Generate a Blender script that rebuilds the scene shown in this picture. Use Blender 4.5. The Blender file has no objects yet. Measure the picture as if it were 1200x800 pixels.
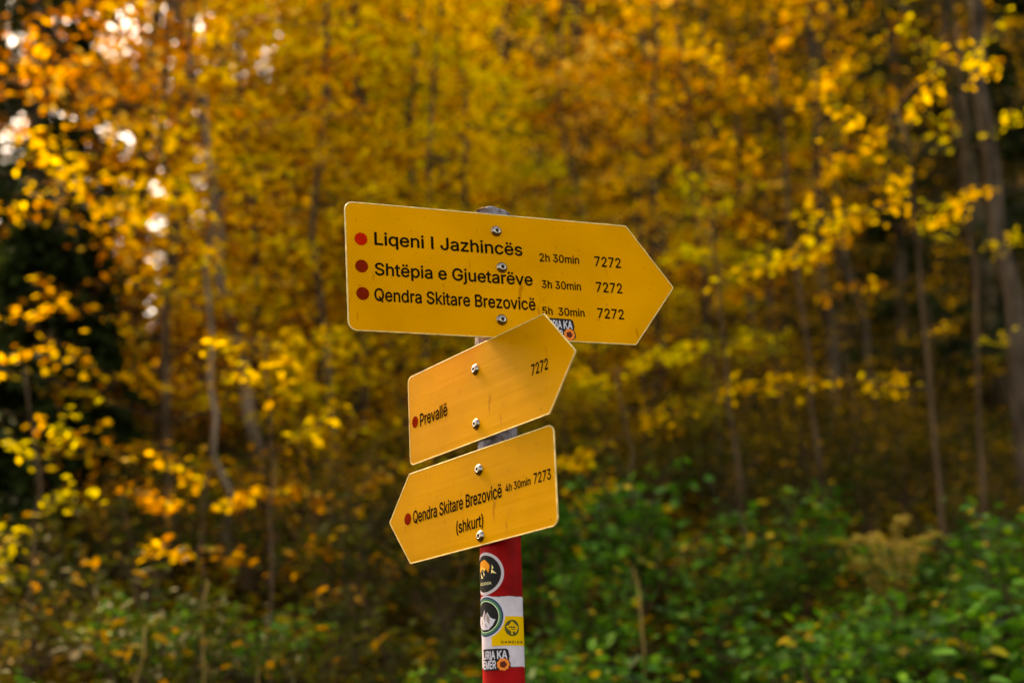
import bpy, bmesh, math, random
import numpy as np
from mathutils import Vector, Matrix, geometry

# ------------------------------------------------------------------ camera, sky, sun, exposure
SC = bpy.context.scene
COL = SC.collection
EYE = Vector((0, 0, 1.5))
CX = Vector((0.99952298, 0.00829244, -0.02974962))
CY = Vector((0.0, 0.96327825, 0.26850513))
CZ = Vector((0.03088372, -0.26837705, 0.96281876))
cam_d = bpy.data.cameras.new('camera')
cam = bpy.data.objects.new('camera', cam_d); COL.objects.link(cam)
cam.matrix_world = Matrix(((CX.x, CZ.x, -CY.x, EYE.x), (CX.y, CZ.y, -CY.y, EYE.y), (CX.z, CZ.z, -CY.z, EYE.z), (0, 0, 0, 1)))
cam_d.sensor_width = 36; cam_d.lens = 50; cam_d.clip_start = 0.05; cam_d.clip_end = 2000
cam_d.dof.use_dof = True; cam_d.dof.focus_distance = 2.16; cam_d.dof.aperture_fstop = 2.7
SC.camera = cam

SUN_DIR = Vector((-0.50, 0.60, 0.76)).normalized()          # towards the sun
W = bpy.data.worlds.new('World'); SC.world = W; W.use_nodes = True
wn = W.node_tree.nodes; wn.clear()
sky = wn.new('ShaderNodeTexSky'); sky.sky_type = 'NISHITA'; sky.sun_disc = False
sky.sun_elevation = math.asin(SUN_DIR.z); sky.sun_rotation = math.atan2(SUN_DIR.x, SUN_DIR.y)
sky.dust_density = 2.0; sky.air_density = 1.0; sky.ozone_density = 1.0
bg = wn.new('ShaderNodeBackground'); bg.inputs['Strength'].default_value = 0.10
wo = wn.new('ShaderNodeOutputWorld')
W.node_tree.links.new(sky.outputs[0], bg.inputs[0]); W.node_tree.links.new(bg.outputs[0], wo.inputs[0])
sd = bpy.data.lights.new('sun', 'SUN'); sd.energy = 1.4; sd.angle = math.radians(14); sd.color = (1.0, 0.90, 0.74)
so = bpy.data.objects.new('sun', sd); COL.objects.link(so)
so.location = (-30, 15, 40); so.rotation_euler = (-SUN_DIR).to_track_quat('-Z', 'Y').to_euler()
vs = SC.view_settings
vs.view_transform = 'Standard'; vs.look = 'None'; vs.gamma = 1.0; vs.exposure = 3.1
vs.use_curve_mapping = False
vs.use_white_balance = True; vs.white_balance_temperature = 12500; vs.white_balance_tint = 16
SC.cycles.max_bounces = 4; SC.cycles.transmission_bounces = 2; SC.cycles.diffuse_bounces = 2

rng = np.random.default_rng(11)
random.seed(5)

# ------------------------------------------------------------------ helpers
F = 50 / 36 * 1200.0
def spot(px, py, Y):
    """a place on the hillside, from its bearing and height as surveyed from the trail, Y metres up the slope"""
    d = CY + CX * ((px - 600) / F) - CZ * ((py - 400) / F)
    return np.array(EYE + d * (Y / d.y))

def tag(o, label=None, cat=None, group=None, kind=None):
    if label: o['label'] = label
    if cat: o['category'] = cat
    if group: o['group'] = group
    if kind: o['kind'] = kind
    return o

def empty(name, loc=(0, 0, 0), rz=0.0):
    o = bpy.data.objects.new(name, None); COL.objects.link(o)
    o.location = loc; o.rotation_euler = (0, 0, rz); o.empty_display_size = 0.1
    return o

def link_mesh(name, me, mat, parent=None, smooth=False):
    o = bpy.data.objects.new(name, me); COL.objects.link(o)
    if mat is not None and len(me.materials) == 0: me.materials.append(mat)
    if parent is not None: o.parent = parent
    if smooth:
        me.polygons.foreach_set('use_smooth', np.ones(len(me.polygons), dtype=bool))
    return o

def mesh_np(name, verts, faces):
    me = bpy.data.meshes.new(name)
    me.from_pydata([tuple(v) for v in verts], [], [tuple(f) for f in faces]); me.update()
    return me

def copy_tree(o, parent=None):
    c = o.copy(); COL.objects.link(c)
    if parent is not None: c.parent = parent
    for ch in list(o.children): copy_tree(ch, c)
    return c

# ------------------------------------------------------------------ materials
def new_mat(name):
    m = bpy.data.materials.new(name); m.use_nodes = True
    nt = m.node_tree; nt.nodes.clear()
    out = nt.nodes.new('ShaderNodeOutputMaterial')
    return m, nt, nt.nodes, nt.links, out

def ramp(nt, stops):
    r = nt.nodes.new('ShaderNodeValToRGB'); e = r.color_ramp.elements
    while len(e) > 1: e.remove(e[-1])
    e[0].position = stops[0][0]; e[0].color = (*stops[0][1], 1)
    for p, c in stops[1:]:
        k = e.new(p); k.color = (*c, 1)
    return r

def plain(name, col, rough=0.5, metal=0.0, noise=0.0, scale=40.0, bump=0.0, spec=0.12):
    m, nt, N, L, out = new_mat(name)
    b = N.new('ShaderNodeBsdfPrincipled'); L.new(b.outputs[0], out.inputs[0])
    b.inputs['Roughness'].default_value = rough; b.inputs['Metallic'].default_value = metal
    b.inputs['Specular IOR Level'].default_value = spec
    b.inputs['Base Color'].default_value = (*col, 1)
    if noise or bump:
        tc = N.new('ShaderNodeTexCoord'); nz = N.new('ShaderNodeTexNoise')
        nz.inputs['Scale'].default_value = scale; nz.inputs['Detail'].default_value = 6
        L.new(tc.outputs['Object'], nz.inputs['Vector'])
        if noise:
            lo = tuple(c * (1 - noise) for c in col); hi = tuple(min(1, c * (1 + noise)) for c in col)
            r = ramp(nt, [(0.3, lo), (0.7, hi)]); L.new(nz.outputs['Fac'], r.inputs[0]); L.new(r.outputs[0], b.inputs['Base Color'])
        if bump:
            bp = N.new('ShaderNodeBump'); bp.inputs['Strength'].default_value = bump; bp.inputs['Distance'].default_value = 0.002
            L.new(nz.outputs['Fac'], bp.inputs['Height']); L.new(bp.outputs[0], b.inputs['Normal'])
    return m

def leaf_mat(name, stops, trans=0.45, rough=0.6, gloss=0.04):
    m, nt, N, L, out = new_mat(name)
    at = N.new('ShaderNodeAttribute'); at.attribute_name = 'tint'
    r = ramp(nt, stops); L.new(at.outputs['Fac'], r.inputs[0])
    b = N.new('ShaderNodeBsdfPrincipled'); b.inputs['Roughness'].default_value = rough
    b.inputs['Specular IOR Level'].default_value = gloss
    L.new(r.outputs[0], b.inputs['Base Color'])
    t = N.new('ShaderNodeBsdfTranslucent'); L.new(r.outputs[0], t.inputs['Color'])
    mx = N.new('ShaderNodeMixShader'); mx.inputs[0].default_value = trans
    L.new(b.outputs[0], mx.inputs[1]); L.new(t.outputs[0], mx.inputs[2]); L.new(mx.outputs[0], out.inputs[0])
    return m

LEAF = {
 'orange': leaf_mat('leaf_orange', [(0, (.12, .035, .003)), (.3, (.40, .125, .005)), (.65, (.64, .26, .008)), (.9, (.74, .38, .012)), (1, (.80, .52, .08))], .62),
 'amber':  leaf_mat('leaf_amber',  [(0, (.16, .05, .003)), (.35, (.50, .19, .005)), (.65, (.80, .40, .010)), (1, (.84, .56, .02))], .62),
 'yellow': leaf_mat('leaf_yellow', [(0, (.34, .15, .004)), (.4, (.70, .38, .008)), (.8, (.82, .51, .014)), (1, (.74, .58, .02))], .62),
 'lime':   leaf_mat('leaf_lime',   [(0, (.14, .13, .006)), (.4, (.46, .38, .010)), (.8, (.72, .56, .015)), (1, (.80, .52, .02))], .6),
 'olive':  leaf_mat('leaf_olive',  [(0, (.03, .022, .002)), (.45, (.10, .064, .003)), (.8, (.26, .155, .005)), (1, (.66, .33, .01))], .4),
 'green':  leaf_mat('leaf_green',  [(0, (.008, .032, .004)), (.42, (.026, .11, .009)), (.78, (.075, .25, .014)), (.94, (.24, .36, .014)), (1, (.55, .34, .02))], .38, .45, .08),
 'weed':   leaf_mat('leaf_weed',   [(0, (.012, .018, .003)), (.5, (.035, .045, .004)), (.85, (.09, .085, .006)), (1, (.42, .19, .010))], .35),
 'spruce': leaf_mat('needle_spruce', [(0, (.008, .014, .004)), (.6, (.018, .032, .007)), (1, (.035, .055, .010))], .15),
 'straw':  leaf_mat('leaf_straw', [(0, (.35, .20, .02)), (.6, (.58, .40, .06)), (1, (.72, .50, .16))], .4),
}

def bark_mat(name, dark, light, scale=9.0):
    m, nt, N, L, out = new_mat(name)
    b = N.new('ShaderNodeBsdfPrincipled'); b.inputs['Roughness'].default_value = .9; b.inputs['Specular IOR Level'].default_value = .03; L.new(b.outputs[0], out.inputs[0])
    tc = N.new('ShaderNodeTexCoord'); mp = N.new('ShaderNodeMapping'); mp.inputs['Scale'].default_value = (1, 1, .35)
    L.new(tc.outputs['Object'], mp.inputs[0])
    n1 = N.new('ShaderNodeTexNoise'); n1.inputs['Scale'].default_value = scale; n1.inputs['Detail'].default_value = 7; L.new(mp.outputs[0], n1.inputs[0])
    r = ramp(nt, [(.35, dark), (.65, light)]); L.new(n1.outputs['Fac'], r.inputs[0]); L.new(r.outputs[0], b.inputs['Base Color'])
    bp = N.new('ShaderNodeBump'); bp.inputs['Strength'].default_value = .6; bp.inputs['Distance'].default_value = .01
    L.new(n1.outputs['Fac'], bp.inputs['Height']); L.new(bp.outputs[0], b.inputs['Normal'])
    return m
BARK = {'beech': bark_mat('bark_beech', (.020, .013, .008), (.080, .056, .038)),
        'dark': bark_mat('bark_dark', (.035, .025, .015), (.10, .075, .045)),
        'pale': bark_mat('bark_pale', (.045, .028, .017), (.17, .115, .08)),
        'twig': bark_mat('bark_twig', (.03, .018, .010), (.085, .05, .028)),
        'straw': bark_mat('dry_straw', (.12, .08, .025), (.26, .17, .055))}

def ground_mat():
    m, nt, N, L, out = new_mat('forest_floor')
    b = N.new('ShaderNodeBsdfPrincipled'); b.inputs['Roughness'].default_value = .95; b.inputs['Specular IOR Level'].default_value = 0; L.new(b.outputs[0], out.inputs[0])
    tc = N.new('ShaderNodeTexCoord')
    n1 = N.new('ShaderNodeTexNoise'); n1.inputs['Scale'].default_value = .6; n1.inputs['Detail'].default_value = 8; L.new(tc.outputs['Object'], n1.inputs[0])
    n2 = N.new('ShaderNodeTexVoronoi'); n2.inputs['Scale'].default_value = 11; L.new(tc.outputs['Object'], n2.inputs[0])
    r1 = ramp(nt, [(.3, (.016, .013, .003)), (.5, (.030, .021, .005)), (.7, (.060, .029, .006))]); L.new(n1.outputs['Fac'], r1.inputs[0])
    r2 = ramp(nt, [(0, (.35, .35, .35)), (1, (1.3, 1.2, 1.0))]); L.new(n2.outputs['Color'], r2.inputs[0])
    mx = N.new('ShaderNodeMix'); mx.data_type = 'RGBA'; mx.blend_type = 'MULTIPLY'; mx.inputs[0].default_value = 1
    L.new(r1.outputs[0], mx.inputs[6]); L.new(r2.outputs[0], mx.inputs[7]); L.new(mx.outputs[2], b.inputs['Base Color'])
    bp = N.new('ShaderNodeBump'); bp.inputs['Strength'].default_value = .8; bp.inputs['Distance'].default_value = .05
    L.new(n2.outputs['Distance'], bp.inputs['Height']); L.new(bp.outputs[0], b.inputs['Normal'])
    return m

# ------------------------------------------------------------------ the hillside
def sstep(t):
    t = np.clip(t, 0, 1); return t * t * (3 - 2 * t)
def height(x, y):
    x = np.asarray(x, float); y = np.asarray(y, float)
    s = np.maximum(y - 2.8, 0)
    h = .36 * s + .25 * (1 - np.exp(-s / 1.2))
    ang = np.degrees(np.arctan2(x, np.maximum(y, .1)))
    far = np.maximum(y - 30, 0)
    h = h + far * (.42 * sstep((ang + 15) / 10) - .26 * sstep((-12 - ang) / 8))
    w = sstep((y - 3) / 4)
    h = h + w * (.10 * np.sin(x * .9 + 1.3) * np.cos(y * .7) + .22 * np.sin(x * .31 + y * .23) + .05 * np.sin(2.3 * x - 1.7 * y))
    return h
def hz(x, y): return float(height(x, y))

def make_ground():
    ys = np.concatenate([np.array([-400, -150, -60, -25, -10, -4, -1, 1, 2.4]), np.linspace(2.8, 18, 80), np.linspace(18.6, 60, 60), np.linspace(62, 140, 30)])
    xs = np.concatenate([[-400, -200, -110, -80, -60, -48, -40, -34], np.linspace(-30, 30, 130), [34, 40, 48, 60, 80, 110, 200, 400]])
    X, Y = np.meshgrid(xs, ys); Z = height(X, Y)
    V = np.c_[X.ravel(), Y.ravel(), Z.ravel()]
    nx, ny = len(xs), len(ys)
    i = (np.arange(ny - 1)[:, None] * nx + np.arange(nx - 1)[None]).ravel()
    me = mesh_np('ground', V, np.c_[i, i + 1, i + nx + 1, i + nx])
    o = link_mesh('ground', me, ground_mat(), smooth=True)
    tag(o, 'wooded hillside of brown leaf litter rising behind the signpost', kind='structure')
make_ground()

# ------------------------------------------------------------------ leaves and wood
LV = np.array([(0, 0, 0), (.30, .27, .05), (.68, .24, .06), (1, 0, -.06), (.68, -.24, .06), (.30, -.27, .05)])
LF = np.array([(0, 1, 2, 3), (0, 3, 4, 5)])
def leaves_mesh(name, C, size, flat=.55, tint=None, width=1.0, axis=None, hang=.25):
    n = len(C); C = np.asarray(C)
    if axis is None:
        a = rng.uniform(0, 2 * np.pi, n); ax = np.c_[np.cos(a), np.sin(a), rng.normal(-hang, .35, n)]
    else: ax = axis + rng.normal(0, .25, (n, 3))
    ax /= np.linalg.norm(ax, axis=1)[:, None] + 1e-9
    nr = np.c_[rng.normal(0, flat, n), rng.normal(0, flat, n), np.ones(n)]
    side = np.cross(nr, ax); side /= np.linalg.norm(side, axis=1)[:, None] + 1e-9
    up = np.cross(ax, side)
    size = np.broadcast_to(size, (n,))
    V = C[:, None] + size[:, None, None] * (LV[None, :, 0:1] * ax[:, None] + width * LV[None, :, 1:2] * side[:, None] + LV[None, :, 2:3] * up[:, None])
    Fc = (LF[None] + 6 * np.arange(n)[:, None, None]).reshape(-1, 4)
    me = bpy.data.meshes.new(name)
    me.vertices.add(n * 6); me.vertices.foreach_set('co', V.astype(np.float32).ravel())
    me.loops.add(n * 8); me.loops.foreach_set('vertex_index', Fc.astype(np.int32).ravel())
    me.polygons.add(n * 2); me.polygons.foreach_set('loop_start', (np.arange(n * 2) * 4).astype(np.int32))
    at = me.attributes.new('tint', 'FLOAT', 'FACE')
    if tint is None: tint = rng.uniform(0, 1, n)
    at.data.foreach_set('value', np.repeat(np.clip(tint, 0, 1), 2).astype(np.float32))
    me.update(calc_edges=True)
    return me

class Wood:
    def __init__(s): s.V = []; s.F = []; s.n = 0
    def tube(s, P, R, k=6, cap=True):
        P = np.asarray(P, float); R = np.broadcast_to(R, (len(P),))
        T = np.gradient(P, axis=0); T /= np.linalg.norm(T, axis=1)[:, None] + 1e-9
        ref = np.array([1, 0, 0]) if abs(T[0][0]) < .8 else np.array([0, 1, 0])
        A = np.cross(T, ref); A /= np.linalg.norm(A, axis=1)[:, None] + 1e-9; B = np.cross(T, A)
        t = np.arange(k) * 2 * np.pi / k
        ring = P[:, None] + R[:, None, None] * (np.cos(t)[None, :, None] * A[:, None] + np.sin(t)[None, :, None] * B[:, None])
        b = s.n; s.V.append(ring.reshape(-1, 3))
        for i in range(len(P) - 1):
            for j in range(k):
                s.F.append((b + i * k + j, b + i * k + (j + 1) % k, b + (i + 1) * k + (j + 1) % k, b + (i + 1) * k + j))
        if cap:
            s.F.append(tuple(b + (len(P) - 1) * k + j for j in range(k))); s.F.append(tuple(b + j for j in range(k - 1, -1, -1)))
        s.n += len(P) * k
    def mesh(s, name): return mesh_np(name, np.concatenate(s.V), s.F)

def wiggle(a, b, n, amp):
    a = np.asarray(a, float); b = np.asarray(b, float); t = np.linspace(0, 1, n)[:, None]
    P = a + (b - a) * t
    off = np.cumsum(rng.normal(0, 1, (n, 3)), axis=0); off -= off[0] + (off[-1] - off[0]) * t
    return P + off * amp / max(1, math.sqrt(n))

def spray(wood, pts, tints, a, b, n, spread, r0=.012, twigs=6, base_tint=None, tw_wood=True, jit=.05):
    """a leafy branch from a to b: side twigs in its own plane, leaves along them"""
    a = np.asarray(a, float); b = np.asarray(b, float); L = np.linalg.norm(b - a)
    P = wiggle(a, b, 6, .12 * L)
    if wood is not None: wood.tube(P, np.linspace(r0, r0 * .3, 6), 5)
    d = (b - a) / (L + 1e-9); s = np.cross(d, [0, 0, 1]); s /= np.linalg.norm(s) + 1e-9
    bt = rng.uniform(.25, .75) if base_tint is None else base_tint
    segs = [(P[i], P[i + 1]) for i in range(1, 5)]
    for k in range(twigs):
        t = rng.uniform(.2, .95); i = min(int(t * 5), 4); p = P[i] + (P[i + 1] - P[i]) * (t * 5 - i)
        sg = 1 if k % 2 else -1
        q = p + (d * rng.uniform(.3, .8) + s * sg * rng.uniform(.6, 1) + np.array([0, 0, rng.uniform(-.35, .1)])) * spread * rng.uniform(.5, 1.1)
        segs.append((p, q))
        if wood is not None and tw_wood: wood.tube([p, (p + q) / 2 + [0, 0, .02], q], [r0 * .35, r0 * .25, r0 * .12], 3)
    w = np.array([np.linalg.norm(q - p) + .05 for p, q in segs]); w /= w.sum()
    idx = rng.choice(len(segs), n, p=w); A = np.array([x[0] for x in segs])[idx]; B = np.array([x[1] for x in segs])[idx]
    t = rng.uniform(.1, 1.05, n)[:, None]
    pts.append(A + (B - A) * t + rng.normal(0, jit, (n, 3)) * [1, 1, .7]); tints.append(rng.normal(bt, .28, n))

def tree_parts(trunk_pts, r0, crown, palette, bark, leaf, name='tree'):
    """trunk_pts local; crown = dict(limbs, z0, len, n, up, twigs); returns trunk mesh, crown mesh"""
    wd = Wood(); T = np.asarray(trunk_pts, float); n = len(T)
    wd.tube(T, np.linspace(1, .22, n) ** .8 * r0 * (1 + .25 * np.exp(-np.arange(n) * 1.2)), 9)
    pts, tints = [], []
    nl = crown['limbs']; H = T[-1][2]
    for k in range(nl):
        f = crown['z0'] + (1 - crown['z0']) * (k + rng.uniform(0, 1)) / nl
        f = min(f, .98); i = min(int(f * (n - 1)), n - 2); p = T[i] + (T[i + 1] - T[i]) * (f * (n - 1) - i)
        az = rng.uniform(0, 2 * np.pi) if 'az' not in crown else rng.uniform(*crown['az'])
        taper = (1 - .62 * ((f - crown['z0']) / (1 - crown['z0'])) ** 1.5) * rng.uniform(.55, 1.1)
        Lb = crown['len'] * taper; up = rng.normal(crown.get('up', .25), .2)
        q = p + Lb * np.array([np.cos(az), np.sin(az), up])
        spray(wd, pts, tints, p, q, max(4, int(crown['n'] * taper)), Lb * crown.get('spread', .5), r0 * (.32 - .16 * f) , crown.get('twigs', 7),
              np.clip(rng.normal(crown.get('tint', .5), .34), .05, .95), crown.get('tw', True), crown.get('jit', .07))
    C = np.concatenate(pts); tn = np.concatenate(tints)
    size = rng.uniform(leaf * .65, leaf * 1.2, len(C))
    return wd.mesh('trunk'), leaves_mesh('crown', C, size, tint=tn, flat=crown.get('flat', .6))

def place_tree(name, label, x, y, trunk_pts, r0, crown, palette, bark, leaf, group=None, rz=0, cat='tree'):
    o = empty(name, (x, y, hz(x, y) - .05), rz); tag(o, label, cat, group)
    tm, cm = tree_parts(trunk_pts, r0, crown, palette, bark, leaf)
    link_mesh('trunk', tm, BARK[bark], o, True); link_mesh('crown', cm, LEAF[palette], o)
    return o

def trunk_line(H, lean=(0, 0), n=10, amp=.12):
    return wiggle((0, 0, 0), (lean[0] * H, lean[1] * H, H), n, amp)

def trunk_through(px_list, Y):
    """a trunk at distance Y whose stem passes the surveyed points, low to high; base set on the slope"""
    P = np.array([spot(px, py, Y) for px, py in px_list])
    d = P[0] - P[1]; d = d / d[2]
    g = hz(P[0][0], Y)
    base = P[0] + d * (g - P[0][2]); base[1] = Y
    base[2] = hz(base[0], Y)
    P = np.vstack([base, P]) if P[0][2] > base[2] + .15 else P
    # extend upwards
    return P, base
def dense(P, n=14, amp=.03):
    L = np.r_[0, np.cumsum(np.linalg.norm(np.diff(P, axis=0), axis=1))]; t = np.linspace(0, L[-1], n)
    Q = np.c_[[np.interp(t, L, P[:, k]) for k in range(3)]].T
    Q[1:-1] += rng.normal(0, amp, (n - 2, 3)) * [1, 1, 0]
    return Q
def surveyed_tree(name, label, px_list, Y, top_gain, r0, crown, palette, bark, leaf, group=None):
    P, base = trunk_through(px_list, Y)
    d = P[-1] - P[-2]; d = d / (np.linalg.norm(d)); P = np.vstack([P, P[-1] + d * top_gain + [0, 0, .1]])
    Q = dense(P); o = empty(name, tuple(base - [0, 0, .05])); tag(o, label, 'tree', group)
    tm, cm = tree_parts(Q - base, r0, crown, palette, bark, leaf)
    link_mesh('trunk', tm, BARK[bark], o, True); link_mesh('crown', cm, LEAF[palette], o)
    return o

# ------------------------------------------------------------------ the signpost
AX, AY = -0.02692266, 2.13            # post axis
PR = 0.0305                            # post radius
M = {}
def sign_mat(name, mesh_pattern, streak, base=(.53, .207, .002)):
    m, nt, N, L, out = new_mat(name)
    b = N.new('ShaderNodeBsdfPrincipled'); L.new(b.outputs[0], out.inputs[0])
    b.inputs['Roughness'].default_value = .6; b.inputs['Specular IOR Level'].default_value = .03
    tc = N.new('ShaderNodeTexCoord')
    n1 = N.new('ShaderNodeTexNoise'); n1.inputs['Scale'].default_value = 7; n1.inputs['Detail'].default_value = 5; L.new(tc.outputs['Object'], n1.inputs[0])
    r1 = ramp(nt, [(.3, tuple(c * .84 for c in base)), (.7, tuple(min(1, c * 1.08) for c in base))]); L.new(n1.outputs['Fac'], r1.inputs[0])
    # fine dirt specks and scratches
    n2 = N.new('ShaderNodeTexNoise'); n2.inputs['Scale'].default_value = 120; n2.inputs['Detail'].default_value = 3; L.new(tc.outputs['Object'], n2.inputs[0])
    r2 = ramp(nt, [(.0, (1, 1, 1)), (.66, (1, 1, 1)), (.76, (.45, .34, .28))]); L.new(n2.outputs['Fac'], r2.inputs[0])
    mx = N.new('ShaderNodeMix'); mx.data_type = 'RGBA'; mx.blend_type = 'MULTIPLY'; mx.inputs[0].default_value = .6
    L.new(r1.outputs[0], mx.inputs[6]); L.new(r2.outputs[0], mx.inputs[7]); col = mx.outputs[2]
    mpw = N.new('ShaderNodeMapping'); mpw.inputs['Scale'].default_value = (46, 11, 1); L.new(tc.outputs['Object'], mpw.inputs[0])
    n4 = N.new('ShaderNodeTexNoise'); n4.inputs['Scale'].default_value = 1; n4.inputs['Detail'].default_value = 4; L.new(mpw.outputs[0], n4.inputs[0])
    r4 = ramp(nt, [(0, (1, 1, 1)), (.655, (1, 1, 1)), (.71, (.58, .46, .36))]); L.new(n4.outputs['Fac'], r4.inputs[0])
    mw = N.new('ShaderNodeMix'); mw.data_type = 'RGBA'; mw.blend_type = 'MULTIPLY'; mw.inputs[0].default_value = .7
    L.new(col, mw.inputs[6]); L.new(r4.outputs[0], mw.inputs[7]); col = mw.outputs[2]
    mps = N.new('ShaderNodeMapping'); mps.inputs['Rotation'].default_value = (0, 0, .7); mps.inputs['Scale'].default_value = (3, 420, 1); L.new(tc.outputs['Object'], mps.inputs[0])
    n5 = N.new('ShaderNodeTexNoise'); n5.inputs['Scale'].default_value = 1; n5.inputs['Detail'].default_value = 1; L.new(mps.outputs[0], n5.inputs[0])
    r5 = ramp(nt, [(0, (1, 1, 1)), (.74, (1, 1, 1)), (.77, (1.18, 1.15, 1.2))]); L.new(n5.outputs['Fac'], r5.inputs[0])
    ms = N.new('ShaderNodeMix'); ms.data_type = 'RGBA'; ms.blend_type = 'MULTIPLY'; ms.inputs[0].default_value = 1
    L.new(col, ms.inputs[6]); L.new(r5.outputs[0], ms.inputs[7]); col = ms.outputs[2]
    if mesh_pattern:
        mp = N.new('ShaderNodeMapping'); mp.inputs['Rotation'].default_value = (0, 0, math.radians(38)); mp.inputs['Scale'].default_value = (230, 230, 230)
        L.new(tc.outputs['Object'], mp.inputs[0])
        sx = N.new('ShaderNodeSeparateXYZ'); L.new(mp.outputs[0], sx.inputs[0])
        ws = []
        for ax in (0, 1):
            f = N.new('ShaderNodeMath'); f.operation = 'PINGPONG'; f.inputs[1].default_value = .5; L.new(sx.outputs[ax], f.inputs[0]); ws.append(f)
        mn = N.new('ShaderNodeMath'); mn.operation = 'MINIMUM'; L.new(ws[0].outputs[0], mn.inputs[0]); L.new(ws[1].outputs[0], mn.inputs[1])
        r3 = ramp(nt, [(0, (1.12, 1.12, 1.12)), (.12, (1.08, 1.08, 1.08)), (.25, (.93, .92, .9))]); L.new(mn.outputs[0], r3.inputs[0])
        m2 = N.new('ShaderNodeMix'); m2.data_type = 'RGBA'; m2.blend_type = 'MULTIPLY'; m2.inputs[0].default_value = 1
        L.new(col, m2.inputs[6]); L.new(r3.outputs[0], m2.inputs[7]); col = m2.outputs[2]
    if streak:
        mp = N.new('ShaderNodeMapping'); mp.inputs['Scale'].default_value = (1.2, 55, 1); L.new(tc.outputs['Object'], mp.inputs[0])
        n3 = N.new('ShaderNodeTexNoise'); n3.inputs['Scale'].default_value = 1; n3.inputs['Detail'].default_value = 2; L.new(mp.outputs[0], n3.inputs[0])
        bp = N.new('ShaderNodeBump'); bp.inputs['Strength'].default_value = .15; bp.inputs['Distance'].default_value = .004
        L.new(n3.outputs['Fac'], bp.inputs['Height']); L.new(bp.outputs[0], b.inputs['Normal'])
    L.new(col, b.inputs['Base Color'])
    return m
M['sign_a'] = sign_mat('sign_face_reflective', True, False)
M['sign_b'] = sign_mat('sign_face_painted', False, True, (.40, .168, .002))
M['rim'] = plain('sign_rim_cream', (.50, .36, .14), .45, noise=.35, scale=60)
M['ink'] = plain('lettering_black', (.010, .006, .003), .8, spec=0)
M['red'] = plain('route_dot_red', (.40, .012, .004), .8, noise=.15, scale=80, spec=0)
M['reddark'] = plain('route_dot_dark_red', (.15, .010, .003), .8, noise=.15, scale=80, spec=0)
M['steel'] = plain('screw_steel', (.22, .19, .165), .26, 1.0, noise=.3, scale=200)
M['socket'] = plain('screw_socket', (.03, .025, .02), .6, .4)
M['clamp'] = plain('clamp_steel', (.16, .14, .13), .5, .8, noise=.3, scale=60)
M['postred'] = plain('post_paint_red', (.21, .003, .004), .5, noise=.35, scale=25, bump=.15, spec=.03)
M['postwhite'] = plain('post_paint_white', (.38, .345, .39), .5, noise=.16, scale=40, bump=.1, spec=.03)
def pipe_mat():
    m, nt, N, L, out = new_mat('post_weathered_zinc')
    b = N.new('ShaderNodeBsdfPrincipled'); b.inputs['Roughness'].default_value = .7; b.inputs['Specular IOR Level'].default_value = .08; L.new(b.outputs[0], out.inputs[0])
    tc = N.new('ShaderNodeTexCoord')
    n1 = N.new('ShaderNodeTexNoise'); n1.inputs['Scale'].default_value = 60; n1.inputs['Detail'].default_value = 8; L.new(tc.outputs['Object'], n1.inputs[0])
    r = ramp(nt, [(.3, (.03, .024, .026)), (.46, (.085, .075, .085)), (.60, (.17, .155, .18)), (.70, (.06, .04, .033))]); L.new(n1.outputs['Fac'], r.inputs[0]); L.new(r.outputs[0], b.inputs['Base Color'])
    bp = N.new('ShaderNodeBump'); bp.inputs['Strength'].default_value = .5; bp.inputs['Distance'].default_value = .002
    L.new(n1.outputs['Fac'], bp.inputs['Height']); L.new(bp.outputs[0], b.inputs['Normal'])
    return m
M['pipe'] = pipe_mat()
M['dirt'] = plain('post_top_dirt', (.06, .035, .02), .95, noise=.5, scale=120, bump=.8)
for k, c in dict(st_black=(.012, .012, .012), st_white=(.40, .38, .44), st_pink=(.36, .31, .34), st_orange=(.62, .20, .02), st_gold=(.74, .42, .08),
                 st_sand=(.70, .55, .25), st_green=(.03, .13, .06), st_navy=(.025, .045, .09), st_mint=(.55, .66, .45), st_yellow=(.52, .29, .008),
                 st_darkgreen=(.05, .055, .015), st_rock=(.22, .17, .15), st_flower=(.66, .16, .03), st_core=(.09, .015, .008), st_text=(.45, .40, .22)).items():
    M[k] = plain('sticker_' + k[3:], c, .45, spec=.03)

def new_bm_obj(name, bm, mat, parent, smooth=False):
    me = bpy.data.meshes.new(name); bm.to_mesh(me); bm.free()
    return link_mesh(name, me, mat, parent, smooth)

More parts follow.
